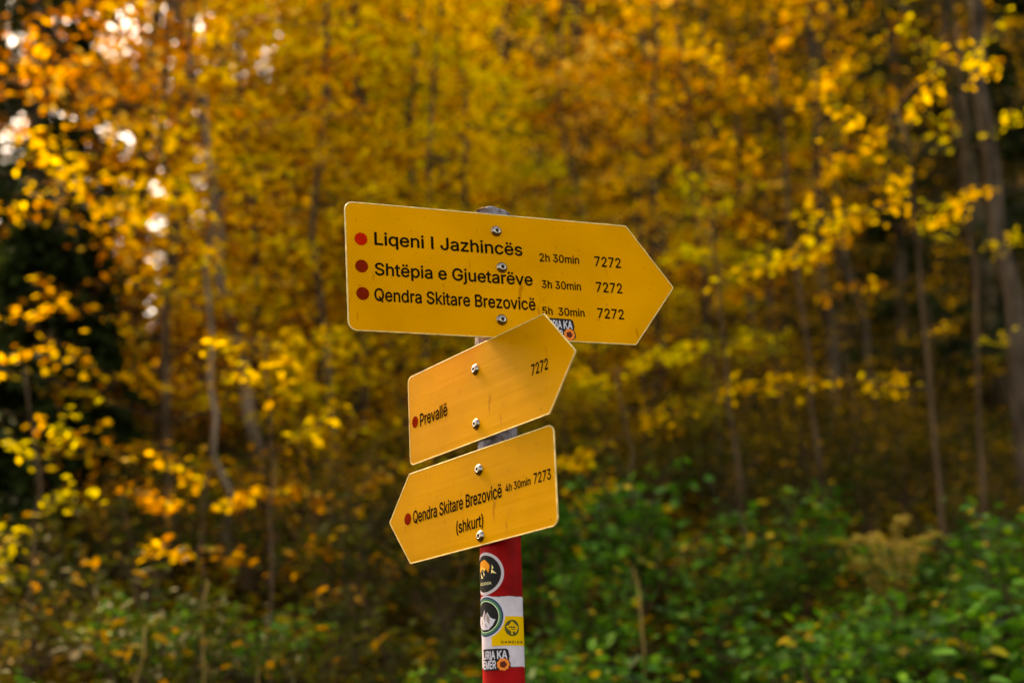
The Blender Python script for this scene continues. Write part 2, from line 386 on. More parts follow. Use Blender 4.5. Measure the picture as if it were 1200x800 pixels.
# outlines of the sans-serif letters used on the signs (thousandths of a unit): advance, closed contours x,y,x,y...
GLYPH = {
 ' ': (188, []),
 '(': (273, [[89,207,90,235,92,264,96,293,101,324,107,354,114,384,122,413,132,441,142,468,153,494,164,517,177,539,236,539,223,512,212,485,201,457,191,428,182,399,174,370,167,342,161,313,157,285,154,258,152,232,151,207,152,184,154,161,156,138,160,115,165,91,172,67,179,42,188,16,198,-10,209,-38,222,-66,236,-96,177,-96,156,-59,139,-21,124,16,111,55,102,93,95,131,90,169]]),
 ')': (273, [[37,-96,52,-66,64,-37,76,-9,86,18,95,44,102,69,108,93,113,116,117,139,120,162,121,184,122,207,121,232,119,258,116,285,112,313,106,342,99,370,91,399,82,428,73,457,62,485,50,512,37,539,97,539,109,517,121,494,131,468,142,441,151,413,159,384,167,354,173,323,178,293,181,264,183,235,184,207,183,168,178,130,171,92,161,53,149,15,134,-22,117,-59,97,-96]]),
 '0': (453, [[227,-7,199,-5,174,1,151,11,130,24,111,41,95,62,80,86,69,113,60,144,53,178,49,214,48,254,49,294,53,330,60,364,69,395,81,422,95,447,112,467,130,484,151,498,174,508,200,514,227,516,254,514,279,508,302,498,323,484,342,467,358,447,372,422,384,395,393,364,400,330,404,294,405,254,404,214,400,178,393,144,384,113,373,86,359,62,342,41,323,24,302,11,279,1,254,-5],[227,50,245,51,261,56,276,63,290,74,303,87,313,103,323,122,330,144,336,168,340,194,343,223,344,254,343,285,340,314,336,341,330,365,323,387,313,405,303,422,290,435,276,446,261,453,245,458,227,460,209,458,192,453,177,446,163,435,151,422,140,405,131,387,123,365,117,341,113,314,110,285,109,254,110,223,113,194,117,168,123,144,131,122,140,103,151,87,163,74,177,63,192,56,209,51]]),
 '2': (453, [[64,0,64,47,234,229,282,282,311,327,320,371,319,385,317,397,313,408,308,419,273,449,224,460,209,459,196,457,184,453,172,447,162,441,153,433,145,424,139,413,134,402,130,390,128,376,127,362,66,362,67,384,71,405,77,424,86,442,98,459,111,473,126,486,143,496,162,505,182,511,203,514,225,516,247,514,268,511,288,505,306,497,323,486,337,474,350,461,361,445,370,428,376,411,380,392,381,372,371,318,365,304,357,290,347,275,336,259,267,180,153,60,153,57,389,57,389,0]]),
 '3': (453, [[218,-7,195,-6,173,-3,152,2,133,10,114,19,98,30,83,43,70,57,60,74,52,91,46,111,44,132,109,132,111,119,115,107,120,97,126,87,134,78,144,71,154,64,165,59,219,50,234,51,248,53,262,56,275,61,287,67,297,74,307,83,315,93,321,104,325,116,328,130,329,145,328,158,326,172,322,184,316,196,308,207,299,217,288,226,275,234,260,240,242,244,223,247,201,248,157,248,157,299,288,448,288,452,70,452,70,509,372,509,372,461,211,278,211,289,239,290,264,288,287,284,308,276,327,265,344,253,359,239,371,222,381,205,387,186,392,166,393,145,392,123,387,103,380,84,370,66,358,50,344,36,327,23,309,12,288,4,266,-2,243,-6]]),
 '4': (453, [[40,105,40,158,247,509,311,509,109,166,109,163,413,163,413,105],[282,0,282,121,282,146,282,318,343,318,343,0]]),
 '5': (453, [[221,-7,199,-6,178,-2,159,3,140,11,123,21,108,32,94,45,83,60,73,76,66,93,62,111,60,130,122,130,138,89,173,60,221,50,236,51,250,53,264,58,276,64,288,72,298,82,307,92,314,104,320,117,324,131,327,146,328,162,327,178,324,193,320,208,314,221,306,233,297,244,286,254,275,262,262,269,248,273,233,276,218,277,167,268,128,246,67,253,96,509,366,509,366,452,151,452,134,301,136,301,178,325,229,334,247,333,263,330,279,326,294,321,308,314,321,306,334,296,345,285,355,273,364,260,372,246,379,231,384,215,388,199,390,181,391,163,390,139,385,117,379,95,369,76,357,57,343,41,327,27,309,15,289,6,268,-1,245,-5]]),
 '7': (453, [[97,0,323,448,323,452,62,452,62,509,391,509,391,449,165,0]]),
 'A': (480, [[16,0,201,509,276,509,463,0,395,0,287,302,264,372,232,478,245,478,213,371,191,302,85,0],[110,142,110,199,370,199,370,142]]),
 'B': (456, [[60,0,60,509,241,509,266,508,289,504,310,499,329,491,345,481,359,469,371,456,381,442,388,426,394,410,397,392,398,374,397,358,395,344,392,331,387,320,356,286,315,267,315,262,327,261,339,257,351,252,363,245,374,237,385,227,394,216,402,203,409,189,414,173,417,155,418,136,417,117,413,100,408,83,400,67,390,52,377,39,362,28,344,18,324,10,301,4,275,1,247,0],[125,57,245,57,272,58,296,63,315,70,330,80,341,92,349,105,354,120,355,137,355,149,352,161,348,173,342,184,335,194,327,203,317,211,306,218,293,224,279,228,264,230,248,231,125,231],[125,285,238,285,252,286,265,288,277,291,288,296,323,326,329,337,333,348,335,359,336,372,334,388,330,403,323,417,313,429,299,439,283,446,263,450,240,452,125,452]]),
 'C': (510, [[267,-7,235,-5,205,1,177,11,150,25,126,42,104,63,86,88,70,115,57,146,48,179,42,215,40,254,42,293,48,329,57,362,70,393,86,421,104,445,126,466,150,484,177,498,205,508,235,514,267,516,286,515,305,513,323,509,340,504,357,498,373,490,388,481,402,471,415,460,427,447,438,433,448,418,456,402,463,385,469,367,473,348,408,348,389,395,357,428,315,449,267,456,245,454,223,450,203,443,184,432,166,419,150,403,137,385,125,364,116,340,109,314,105,285,103,254,105,223,109,194,116,168,125,145,137,123,151,105,166,89,184,76,203,66,223,59,245,54,267,53,315,60,357,81,389,114,408,160,473,160,469,142,463,124,457,107,448,91,438,76,428,62,416,49,402,38,388,28,373,19,357,11,341,5,323,0,305,-4,286,-6]]),
 'E': (419, [[60,0,60,509,372,509,372,452,125,452,125,286,355,286,355,229,125,229,125,57,375,57,375,0]]),
 'G': (520, [[269,-7,236,-5,205,1,176,11,149,25,125,43,104,64,85,88,69,116,57,146,47,179,42,215,40,254,42,293,47,329,57,362,69,393,85,421,103,445,125,466,149,484,175,498,203,508,233,514,265,516,285,515,304,513,322,509,340,504,358,497,374,489,389,480,403,469,416,458,429,445,439,431,449,416,458,401,465,384,470,367,474,349,408,349,387,393,356,427,315,448,265,456,243,454,222,450,202,443,183,432,166,419,150,404,137,385,125,364,116,340,109,314,105,285,103,254,105,223,109,194,116,168,125,145,137,124,151,105,166,90,184,76,203,66,224,59,246,54,269,53,290,54,309,57,328,63,345,71,360,81,374,93,386,107,396,123,404,141,410,160,414,180,415,202,434,199,283,199,283,256,478,256,478,200,476,170,471,141,463,115,451,91,436,69,419,50,399,33,377,19,352,8,326,0,298,-5]]),
 'I': (208, [[70,0,70,509,137,509,137,0]]),
 'J': (396, [[185,-7,153,-4,124,3,98,15,75,33,57,55,44,81,36,111,33,145,33,173,98,173,98,145,99,123,104,104,111,88,122,74,134,64,149,56,166,51,185,50,204,51,220,56,235,64,248,74,258,88,266,104,270,123,272,145,272,509,336,509,336,145,334,111,326,81,313,55,294,33,271,15,246,3,217,-4]]),
 'K': (467, [[104,145,104,216,139,261,174,303,212,344,364,509,448,509,231,276,228,276],[60,0,60,509,125,509,125,334,124,225,125,193,125,0],[372,0,188,259,228,309,449,0]]),
 'L': (393, [[60,0,60,509,125,509,125,57,361,57,361,0]]),
 'M': (628, [[60,0,60,509,152,509,277,187,287,159,299,123,311,84,322,49,307,49,318,83,330,121,342,158,352,187,476,509,568,509,568,0,504,0,504,291,504,327,505,369,506,413,507,457,513,457,498,409,482,363,467,322,456,291,342,0,286,0,170,291,159,321,145,361,129,408,112,457,119,457,120,416,121,372,122,328,122,291,122,0]]),
 'N': (523, [[60,0,60,509,136,509,343,183,363,151,388,107,414,55,405,54,401,108,399,157,399,195,399,509,463,509,463,0,387,0,202,290,177,331,148,381,108,452,119,454,122,384,124,328,125,291,125,0]]),
 'P': (445, [[60,0,60,509,235,509,263,507,289,503,312,497,332,487,350,476,366,462,379,447,390,430,398,411,404,391,407,370,409,348,407,325,404,304,398,284,390,265,379,248,366,233,350,219,332,207,312,198,289,191,263,187,235,186,109,186,109,242,233,242,252,243,269,246,284,250,297,256,308,264,318,272,327,282,333,294,338,306,342,319,344,333,344,348,344,362,342,376,338,389,333,402,326,413,318,423,308,431,297,439,284,444,268,449,251,451,232,452,125,452,125,0]]),
 'Q': (533, [[245,159,313,159,369,85,384,65,468,-48,401,-48,346,27,331,46],[267,-7,235,-5,205,1,177,11,150,25,126,42,105,63,86,88,70,115,57,146,48,179,42,215,40,254,42,293,48,329,57,362,70,393,86,421,105,445,126,466,150,484,177,498,205,508,235,514,267,516,299,514,329,508,357,498,384,484,408,466,429,445,448,421,464,393,477,362,486,329,491,293,493,254,491,215,486,179,477,146,464,115,448,88,429,63,408,42,384,25,357,11,329,1,299,-5],[267,53,289,54,310,59,330,66,349,76,367,89,383,105,396,123,408,144,418,168,425,194,429,223,430,254,429,286,425,314,418,341,408,365,396,386,383,404,367,420,349,433,330,443,310,450,289,454,267,456,245,454,223,450,203,443,184,433,167,420,151,404,137,385,125,364,116,340,109,314,105,285,103,254,105,223,109,194,116,168,125,144,137,123,151,105,167,89,184,76,203,66,223,59,245,54]]),
 'R': (449, [[60,0,60,509,236,509,264,507,290,504,313,497,333,489,351,478,367,465,380,450,390,433,399,415,405,395,408,374,409,352,408,330,405,309,399,290,390,271,380,255,367,240,351,228,333,217,312,209,289,203,264,199,236,198,96,198,96,255,234,255,252,256,269,258,284,262,298,267,309,273,319,281,327,290,334,300,339,312,342,324,344,338,345,352,344,367,342,380,339,393,334,405,327,415,319,425,309,433,298,440,284,445,269,449,252,451,233,452,125,452,125,0],[353,0,230,229,303,229,428,0]]),
 'S': (447, [[224,-9,197,-8,172,-4,149,1,128,9,108,19,91,31,76,45,64,60,54,77,46,96,41,115,38,137,104,137,107,123,110,110,116,98,123,88,132,79,142,71,154,64,166,59,224,49,241,50,257,52,272,55,286,60,299,66,311,74,321,82,329,92,336,102,341,114,345,126,346,139,345,151,342,161,338,171,332,179,296,205,245,222,184,239,154,249,128,260,105,274,86,289,71,307,60,326,54,348,52,372,53,393,58,413,65,431,75,448,87,463,102,476,119,488,138,498,158,506,180,511,203,514,227,516,252,514,275,511,296,505,316,498,334,488,351,476,365,463,377,449,387,433,394,415,399,397,401,378,337,378,334,396,326,412,316,426,302,437,286,447,267,453,247,457,225,459,209,458,194,456,180,452,167,448,156,442,145,435,136,427,129,418,123,409,118,398,116,387,115,376,116,363,119,352,124,342,131,334,169,308,212,293,264,279,312,264,359,238,369,229,379,220,387,209,395,198,401,185,405,171,407,155,408,139,407,118,403,99,396,81,386,64,374,48,360,34,343,21,323,11,302,2,278,-4,252,-8]]),
 'a': (389, [[160,-9,142,-8,126,-5,110,-1,94,5,80,12,68,22,57,32,48,45,40,58,35,73,31,90,30,108,31,123,34,138,38,150,43,161,78,193,125,211,178,220,234,227,265,235,276,255,276,257,267,297,240,322,196,331,149,322,118,301,100,274,41,291,48,308,57,322,67,335,79,346,91,355,104,364,118,370,133,375,194,384,239,379,286,360,296,353,306,343,315,333,322,320,329,306,333,290,336,272,337,251,337,0,277,0,277,52,272,52,252,25,215,1,203,-3,190,-6,176,-8],[170,45,187,46,202,49,216,53,228,59,239,66,248,74,257,83,263,93,276,138,276,190,259,182,231,176,200,171,175,168,134,159,103,139,92,105,102,72,130,52]]),
 'c': (396, [[207,-8,182,-7,159,-2,137,6,117,16,98,30,82,46,68,64,56,85,46,108,40,133,36,159,34,187,36,216,40,243,46,268,56,291,68,312,82,330,98,346,117,360,137,371,159,378,182,383,207,384,260,377,305,356,340,322,362,277,303,262,290,289,270,311,242,325,207,330,189,329,173,325,158,319,145,310,134,300,124,287,115,274,108,258,103,242,99,224,97,206,96,187,97,169,99,151,103,134,108,117,115,102,124,89,134,76,145,66,158,57,173,51,189,48,207,46,243,52,271,66,292,89,304,117,363,102,341,56,306,21,261,-1]]),
 'd': (424, [[195,-8,172,-7,151,-2,130,5,111,16,94,29,79,45,66,64,55,84,46,108,39,133,35,160,34,189,35,218,39,245,46,270,55,293,66,313,79,332,95,347,112,361,131,371,151,378,173,383,196,384,213,384,228,381,241,378,253,373,287,346,306,319,311,319,311,509,372,509,372,0,313,0,313,59,307,59,287,31,252,4,241,-1,227,-5,212,-7],[205,47,221,48,236,51,250,57,263,65,274,75,284,86,293,100,299,115,305,132,309,150,311,169,312,189,311,210,309,229,305,247,300,263,293,278,284,291,275,302,263,312,251,320,237,325,221,329,205,330,187,329,172,325,157,319,145,311,133,301,124,290,115,276,108,261,103,245,99,227,97,209,96,189,97,170,99,151,103,133,109,117,115,101,124,88,134,76,145,66,158,57,172,51,188,48]]),
 'e': (404, [[212,-8,185,-7,161,-2,138,6,117,16,98,30,82,46,68,64,56,85,46,108,40,132,35,159,34,187,35,215,39,242,46,267,55,290,67,311,81,329,97,346,115,359,135,370,157,378,180,383,205,384,221,384,236,382,251,379,266,374,280,368,294,361,307,351,319,341,331,329,341,315,350,299,357,282,363,263,368,242,370,219,371,194,371,169,75,169,75,221,338,221,310,202,309,220,307,237,303,254,298,269,291,282,283,294,273,305,263,314,250,321,237,326,222,329,205,330,189,329,173,326,159,321,146,313,135,304,125,294,116,282,109,270,103,256,99,241,97,226,96,211,96,178,97,157,100,139,104,122,110,106,118,92,128,80,139,70,151,61,165,55,179,50,195,47,212,46,254,53,285,73,306,105,365,91,360,77,353,63,345,51,335,39,324,29,311,19,298,11,283,4,266,-1,249,-5,231,-7]]),
 'h': (410, [[114,227,114,0,53,0,53,509,114,509,114,287,102,287,112,312,124,332,137,349,152,362,169,372,187,379,207,383,227,384,246,383,264,380,280,376,295,369,309,360,321,349,332,336,341,321,348,304,353,285,356,264,357,240,357,0,296,0,296,235,295,256,290,275,283,291,273,304,260,315,246,323,229,328,210,329,197,328,184,326,172,322,161,317,150,311,141,303,133,293,126,283,121,271,117,257,114,243]]),
 'i': (167, [[53,0,53,379,114,379,114,0],[84,443,54,455,41,483,54,512,84,524,114,512,126,483,114,455]]),
 'j': (167, [[53,379,114,379,114,-30,113,-47,111,-63,107,-77,102,-90,95,-102,86,-113,76,-122,65,-129,52,-135,37,-139,21,-142,4,-143,-10,-143,-10,-87,2,-87,14,-86,25,-83,34,-78,40,-72,46,-64,50,-54,52,-42,53,-29],[83,443,53,455,41,483,53,512,83,524,114,512,126,483,114,455]]),
 'k': (381, [[110,137,110,212,121,212,284,379,360,379,184,199,177,199],[53,0,53,509,114,509,114,0],[294,0,148,186,191,229,372,0]]),
 'l': (167, [[53,0,53,509,114,509,114,0]]),
 'm': (610, [[53,0,53,379,112,379,112,295,108,295,112,310,118,323,125,335,132,346,172,376,219,386,239,385,257,380,273,372,287,361,299,347,309,331,316,314,321,295,312,295,317,308,322,321,329,332,337,343,347,353,357,361,368,369,381,375,394,380,407,383,422,385,437,386,453,385,468,383,483,378,497,372,510,364,522,354,532,342,541,328,548,313,553,296,556,276,557,255,557,0,496,0,496,254,494,273,490,289,483,302,473,313,460,321,447,326,433,329,419,330,374,320,345,290,335,247,335,0,274,0,274,260,273,275,269,288,262,301,253,311,242,320,229,326,215,329,199,330,158,320,126,289,121,278,117,266,114,253,114,238,114,0]]),
 'n': (410, [[114,227,114,0,53,0,53,379,112,379,112,287,102,287,112,312,124,332,137,349,152,362,169,372,187,379,207,383,227,384,246,383,264,380,280,376,295,369,309,360,321,349,332,336,341,321,348,304,353,285,356,264,357,240,357,0,296,0,296,235,295,256,290,275,283,291,273,304,260,315,246,323,229,328,210,329,197,328,184,326,172,322,161,317,150,311,141,303,133,293,126,283,121,271,117,257,114,243]]),
 'o': (415, [[207,-8,182,-7,159,-2,137,6,117,16,98,30,82,46,68,64,56,85,46,108,40,133,36,159,34,187,36,216,40,243,46,268,56,291,68,312,82,330,98,346,117,360,137,371,159,378,182,383,207,384,233,383,256,378,278,371,299,360,317,346,333,330,347,312,359,291,369,268,376,243,380,216,381,187,380,159,376,133,369,108,359,85,347,64,333,46,317,30,299,16,278,6,256,-2,233,-7],[207,46,226,48,242,51,257,57,270,66,282,76,292,89,300,102,307,117,312,134,316,151,318,169,319,187,318,206,316,224,312,242,307,258,300,274,292,287,282,300,270,310,257,319,242,325,226,329,207,330,189,329,173,325,158,319,145,310,134,300,124,287,115,274,108,258,103,242,99,224,97,206,96,187,97,169,99,151,103,134,108,117,115,102,124,89,134,76,145,66,158,57,173,51,189,48]]),
 'p': (424, [[53,-143,53,379,112,379,112,319,118,319,137,346,171,373,183,378,197,381,212,384,229,384,252,383,274,378,294,371,313,361,330,347,345,332,359,313,370,293,379,270,385,245,389,218,390,189,389,160,385,133,379,108,370,84,359,64,346,45,330,29,313,16,294,5,274,-2,252,-7,229,-8,213,-7,198,-5,184,-1,173,4,138,31,118,59,114,59,114,-143],[220,47,237,48,253,51,267,57,279,66,291,76,301,88,309,101,316,117,321,133,325,151,327,170,328,189,327,209,325,227,321,245,316,261,309,276,301,290,291,301,280,311,267,319,253,325,237,329,220,330,203,329,188,325,174,320,161,312,150,302,140,291,132,278,125,263,120,247,116,229,113,210,113,189,113,169,116,150,120,132,125,115,132,100,140,86,150,75,162,65,174,57,188,51,204,48]]),
 'q': (424, [[372,-143,311,-143,311,59,306,59,287,31,252,4,241,-1,227,-5,212,-7,195,-8,172,-7,151,-2,130,5,111,16,94,29,79,45,66,64,55,84,46,108,39,133,35,160,34,189,35,218,39,245,46,270,55,293,66,313,79,332,95,347,112,361,131,371,151,378,173,383,196,384,213,384,228,381,241,378,253,373,287,346,307,319,313,319,313,379,372,379],[205,47,221,48,236,51,250,57,263,65,274,75,284,86,293,100,299,115,305,132,309,150,311,169,312,189,311,210,309,229,305,247,300,263,293,278,284,291,275,302,263,312,251,320,237,325,221,329,205,330,187,329,172,325,157,319,145,311,133,301,124,290,115,276,108,261,103,245,99,227,97,209,96,189,97,170,99,151,103,133,109,117,115,101,124,88,134,76,145,66,158,57,172,51,188,48]]),
 'r': (259, [[53,0,53,379,112,379,112,321,115,321,122,335,130,347,140,358,152,367,166,375,181,380,196,384,213,385,229,384,243,384,243,322,230,324,207,326,159,315,126,284,121,273,117,262,114,250,114,237,114,0]]),
 's': (365, [[182,-8,163,-7,145,-5,128,-2,112,3,98,10,84,18,72,27,62,38,53,50,45,63,40,78,36,94,94,107,99,92,105,79,114,69,124,60,136,54,150,49,165,46,181,45,200,46,217,50,232,55,244,62,255,71,262,81,267,91,268,103,254,136,212,155,149,170,125,177,104,186,87,196,72,208,61,222,53,237,48,255,47,274,48,290,51,305,57,319,65,332,75,343,87,354,100,363,115,370,131,377,149,381,167,384,187,384,206,384,223,381,239,378,254,372,267,366,279,358,290,349,299,339,307,328,314,316,319,303,324,290,268,277,243,316,232,323,219,328,205,331,187,333,171,332,156,329,143,324,131,317,121,308,114,299,110,289,109,277,110,267,112,258,117,250,124,243,172,223,229,209,254,202,275,194,292,183,306,171,317,158,325,142,330,125,331,107,330,90,326,75,321,61,312,47,302,35,290,24,276,15,260,6,242,0,223,-5,203,-7]]),
 't': (227, [[65,471,126,471,126,379,204,379,204,327,126,327,126,98,136,61,170,50,185,51,202,54,213,2,192,-3,168,-4,145,-3,125,2,107,10,92,21,80,35,72,52,67,71,65,93,65,327,6,327,6,379,65,379]]),
 'u': (410, [[182,-5,164,-4,146,-1,130,4,115,11,101,20,89,31,78,44,69,59,62,76,57,95,54,116,53,139,53,379,114,379,114,144,115,123,119,105,127,89,137,75,150,64,164,56,181,52,200,50,213,51,226,53,238,57,249,62,259,69,268,77,276,86,283,97,289,109,293,122,295,137,296,153,296,379,357,379,357,0,298,0,298,92,307,92,297,67,286,47,272,30,257,17,240,7,222,0,203,-4]]),
 'v': (389, [[163,0,17,379,84,379,165,155,187,87,206,21,184,21,203,87,224,155,305,379,371,379,226,0]]),
 'z': (380, [[42,0,42,46,254,320,254,323,48,323,48,379,333,379,333,331,126,60,126,56,339,56,339,0]]),
 'Ë': (419, [[60,0,60,509,372,509,372,452,125,452,125,286,355,286,355,229,125,229,125,57,375,57,375,0],[290,572,261,584,249,612,261,641,290,653,318,641,330,612,318,584],[146,572,117,584,105,612,117,641,146,653,175,641,186,612,175,584]]),
 'ë': (404, [[212,-8,185,-7,161,-2,138,6,117,16,98,30,82,46,68,64,56,85,46,108,40,132,35,159,34,187,35,215,39,242,46,267,55,290,67,311,81,329,97,346,115,359,135,370,157,378,180,383,205,384,221,384,236,382,251,379,266,374,280,368,294,361,307,351,319,341,331,329,341,315,350,299,357,282,363,263,368,242,370,219,371,194,371,169,75,169,75,221,338,221,310,202,309,220,307,237,303,254,298,269,291,282,283,294,273,305,263,314,250,321,237,326,222,329,205,330,189,329,173,326,159,321,146,313,135,304,125,294,116,282,109,270,103,256,99,241,97,226,96,211,96,178,97,157,100,139,104,122,110,106,118,92,128,80,139,70,151,61,165,55,179,50,195,47,212,46,254,53,285,73,306,105,365,91,360,77,353,63,345,51,335,39,324,29,311,19,298,11,283,4,266,-1,249,-5,231,-7],[276,443,247,455,235,483,247,512,276,523,304,512,316,483,304,455],[132,443,103,455,91,483,103,512,132,523,161,512,172,483,161,455]]),
}
CAPH = 0.509
_TRI = {}
def winding(px, py, poly):
    w = 0; n = len(poly)
    for i in range(n):
        x0, y0 = poly[i]; x1, y1 = poly[(i + 1) % n]
        if (y0 <= py) != (y1 <= py):
            if x0 + (py - y0) / (y1 - y0) * (x1 - x0) > px: w += 1 if y1 > y0 else -1
    return w
def glyph_tris(ch, bold):
    if (ch, bold) in _TRI: return _TRI[ch, bold]
    base = [[(q[2 * i], q[2 * i + 1]) for i in range(len(q) // 2)] for q in GLYPH[ch][1]]
    shifts = [(0, 0)] if bold == 0 else [(-bold, 0), (bold, 0), (0, bold), (0, -bold)]
    copies = [[[(x + dx, y + dy) for x, y in q] for q in base] for dx, dy in shifts]
    pts, eds = [], []
    for cp in copies:
        for q in cp:
            o = len(pts); pts += [Vector(p) for p in q]; eds += [(o + i, o + (i + 1) % len(q)) for i in range(len(q))]
    V, _, Fc, *_r = geometry.delaunay_2d_cdt(pts, eds, [], 0, 1e-3)
    keep = []
    for f in Fc:
        cx = sum(V[i].x for i in f) / len(f); cy = sum(V[i].y for i in f) / len(f)
        if any(sum(winding(cx, cy, q) for q in cp) != 0 for cp in copies): keep.append(tuple(f))
    _TRI[ch, bold] = ([(v.x, v.y) for v in V], keep); return _TRI[ch, bold]
def text_bm(body, x0, y0, x1, cap, z, bold=0):
    """flat lettering from x0 to x1 on baseline y0 with capital height cap"""
    bm = bmesh.new(); pen = 0
    for ch in body:
        if ch != ' ':
            V, Fc = glyph_tris(ch, bold); vv = {}
            for f in Fc:
                for i in f:
                    if i not in vv: vv[i] = bm.verts.new(((pen + V[i][0]) / 1000, V[i][1] / 1000, 0))
                fc = bm.faces.new([vv[i] for i in f]); fc.normal_update()
                if fc.normal.z < 0: fc.normal_flip()
        pen += GLYPH[ch][0]
    xs = [v.co.x for v in bm.verts]; a, b = min(xs), max(xs)
    for v in bm.verts:
        v.co = Vector((x0 + (v.co.x - a) / (b - a) * (x1 - x0), y0 + v.co.y / CAPH * cap, z))
    return bm

def disc_bm(cx, cy, r, z, n=40, squash=1.0, fn=None):
    bm = bmesh.new()
    vs_ = [bm.verts.new((cx + (fn(t) if fn else 1) * r * squash * math.cos(t), cy + (fn(t) if fn else 1) * r * math.sin(t), z)) for t in [2 * math.pi * i / n for i in range(n)]]
    bm.faces.new(vs_); return bm
def poly_bm(pts, z):
    bm = bmesh.new(); bm.faces.new([bm.verts.new((x, y, z)) for x, y in pts]); bmesh.ops.triangulate(bm, faces=bm.faces[:]); return bm
def round_poly(pts, rad, seg=6):
    out = []; n = len(pts)
    for i in range(n):
        p = Vector(pts[i]); a = (Vector(pts[i - 1]) - p).normalized(); b = (Vector(pts[(i + 1) % n]) - p).normalized()
        r = rad[i]
        if r <= 0: out.append(tuple(p)); continue
        ang = a.angle(b); d = r / math.tan(ang / 2); c = p + (a + b).normalized() * (r / math.sin(ang / 2))
        s = p + a * d - c; e = p + b * d - c; tot = s.angle(e)
        sg = 1 if s.cross(e) > 0 else -1
        for k in range(seg + 1):
            t = sg * tot * k / seg; out.append((c.x + s.x * math.cos(t) - s.y * math.sin(t), c.y + s.x * math.sin(t) + s.y * math.cos(t)))
    return out

def screw(parent, x, y, rot, r=.0078):
    bm = bmesh.new(); n = 24
    prof = [(r * 1.12, 0), (r * 1.12, .0009), (r, .0011), (r * .98, .0022), (r * .86, .0036), (r * .66, .0046), (r * .46, .0050)]
    rings = [[bm.verts.new((x + a * math.cos(2 * math.pi * i / n), y + a * math.sin(2 * math.pi * i / n), z)) for i in range(n)] for a, z in prof]
    for p, q in zip(rings, rings[1:]):
        for i in range(n): bm.faces.new((p[i], p[(i + 1) % n], q[(i + 1) % n], q[i]))
    # hex socket walls and floor
    hexr = [bm.verts.new((x + r * .40 * hexf(2 * math.pi * i / n + rot) * math.cos(2 * math.pi * i / n), y + r * .40 * hexf(2 * math.pi * i / n + rot) * math.sin(2 * math.pi * i / n), .0049)) for i in range(n)]
    low = [bm.verts.new((v.co.x, v.co.y, .0018)) for v in hexr]
    for i in range(n):
        j = (i + 1) % n
        bm.faces.new((rings[-1][i], rings[-1][j], hexr[j], hexr[i])); bm.faces.new((hexr[i], hexr[j], low[j], low[i]))
    bm.faces.new(low)
    o = new_bm_obj('screw', bm, M['steel'], parent, True)
    fl = poly_bm([(v[0], v[1]) for v in [(x + r * .34 * math.cos(a), y + r * .34 * math.sin(a)) for a in [i * math.pi / 3 - rot for i in range(6)]]], .0021)
    new_bm_obj('socket', fl, M['socket'], o)
    return o
def hexf(t):
    t = (t % (math.pi / 3)) - math.pi / 6
    return .88 / math.cos(t)

def liria_sticker(parent, x0, y0, w, h, z, wrap=None, mat=None):
    """black die-cut sticker: two lines of tall white capitals and an orange flower"""
    fin = wrap or (lambda bm: bm)
    out = [(0, 0), (.80, 0), (.90, .02), (.985, .12), (1.0, .28), (.95, .44), (.955, .52), (.97, .62), (.93, .92), (.86, .985), (0.03, 1.0), (0, .97)]
    st = new_bm_obj('sticker', fin(poly_bm([(x0 + a * w, y0 + b * h) for a, b in out], z)), M['st_black'], parent)
    st['label'] = 'black die-cut sticker with white capitals and an orange flower'
    for s, a, b, c in (('LIRIA', .03, .52, .53), ('KA', .58, .90, .53), ('EMËR', .03, .54, .08)):
        bm = text_bm(s, x0 + a * w, y0 + c * h, x0 + b * w, .36 * h, z + .0003, 26)
        new_bm_obj('lettering', fin(bm), M['st_white'], st)
    cx, cy, r = x0 + .765 * w, y0 + .255 * h, .19 * w
    new_bm_obj('flower', fin(disc_bm(cx, cy, r, z + .0003, 60, fn=lambda t: 1 + .07 * math.cos(9 * t))), M['st_flower'], st)
    new_bm_obj('flower_heart', fin(disc_bm(cx, cy, r * .55, z + .0005, 30, fn=lambda t: 1 + .08 * math.cos(5 * t))), M['st_core'], st)
    return st

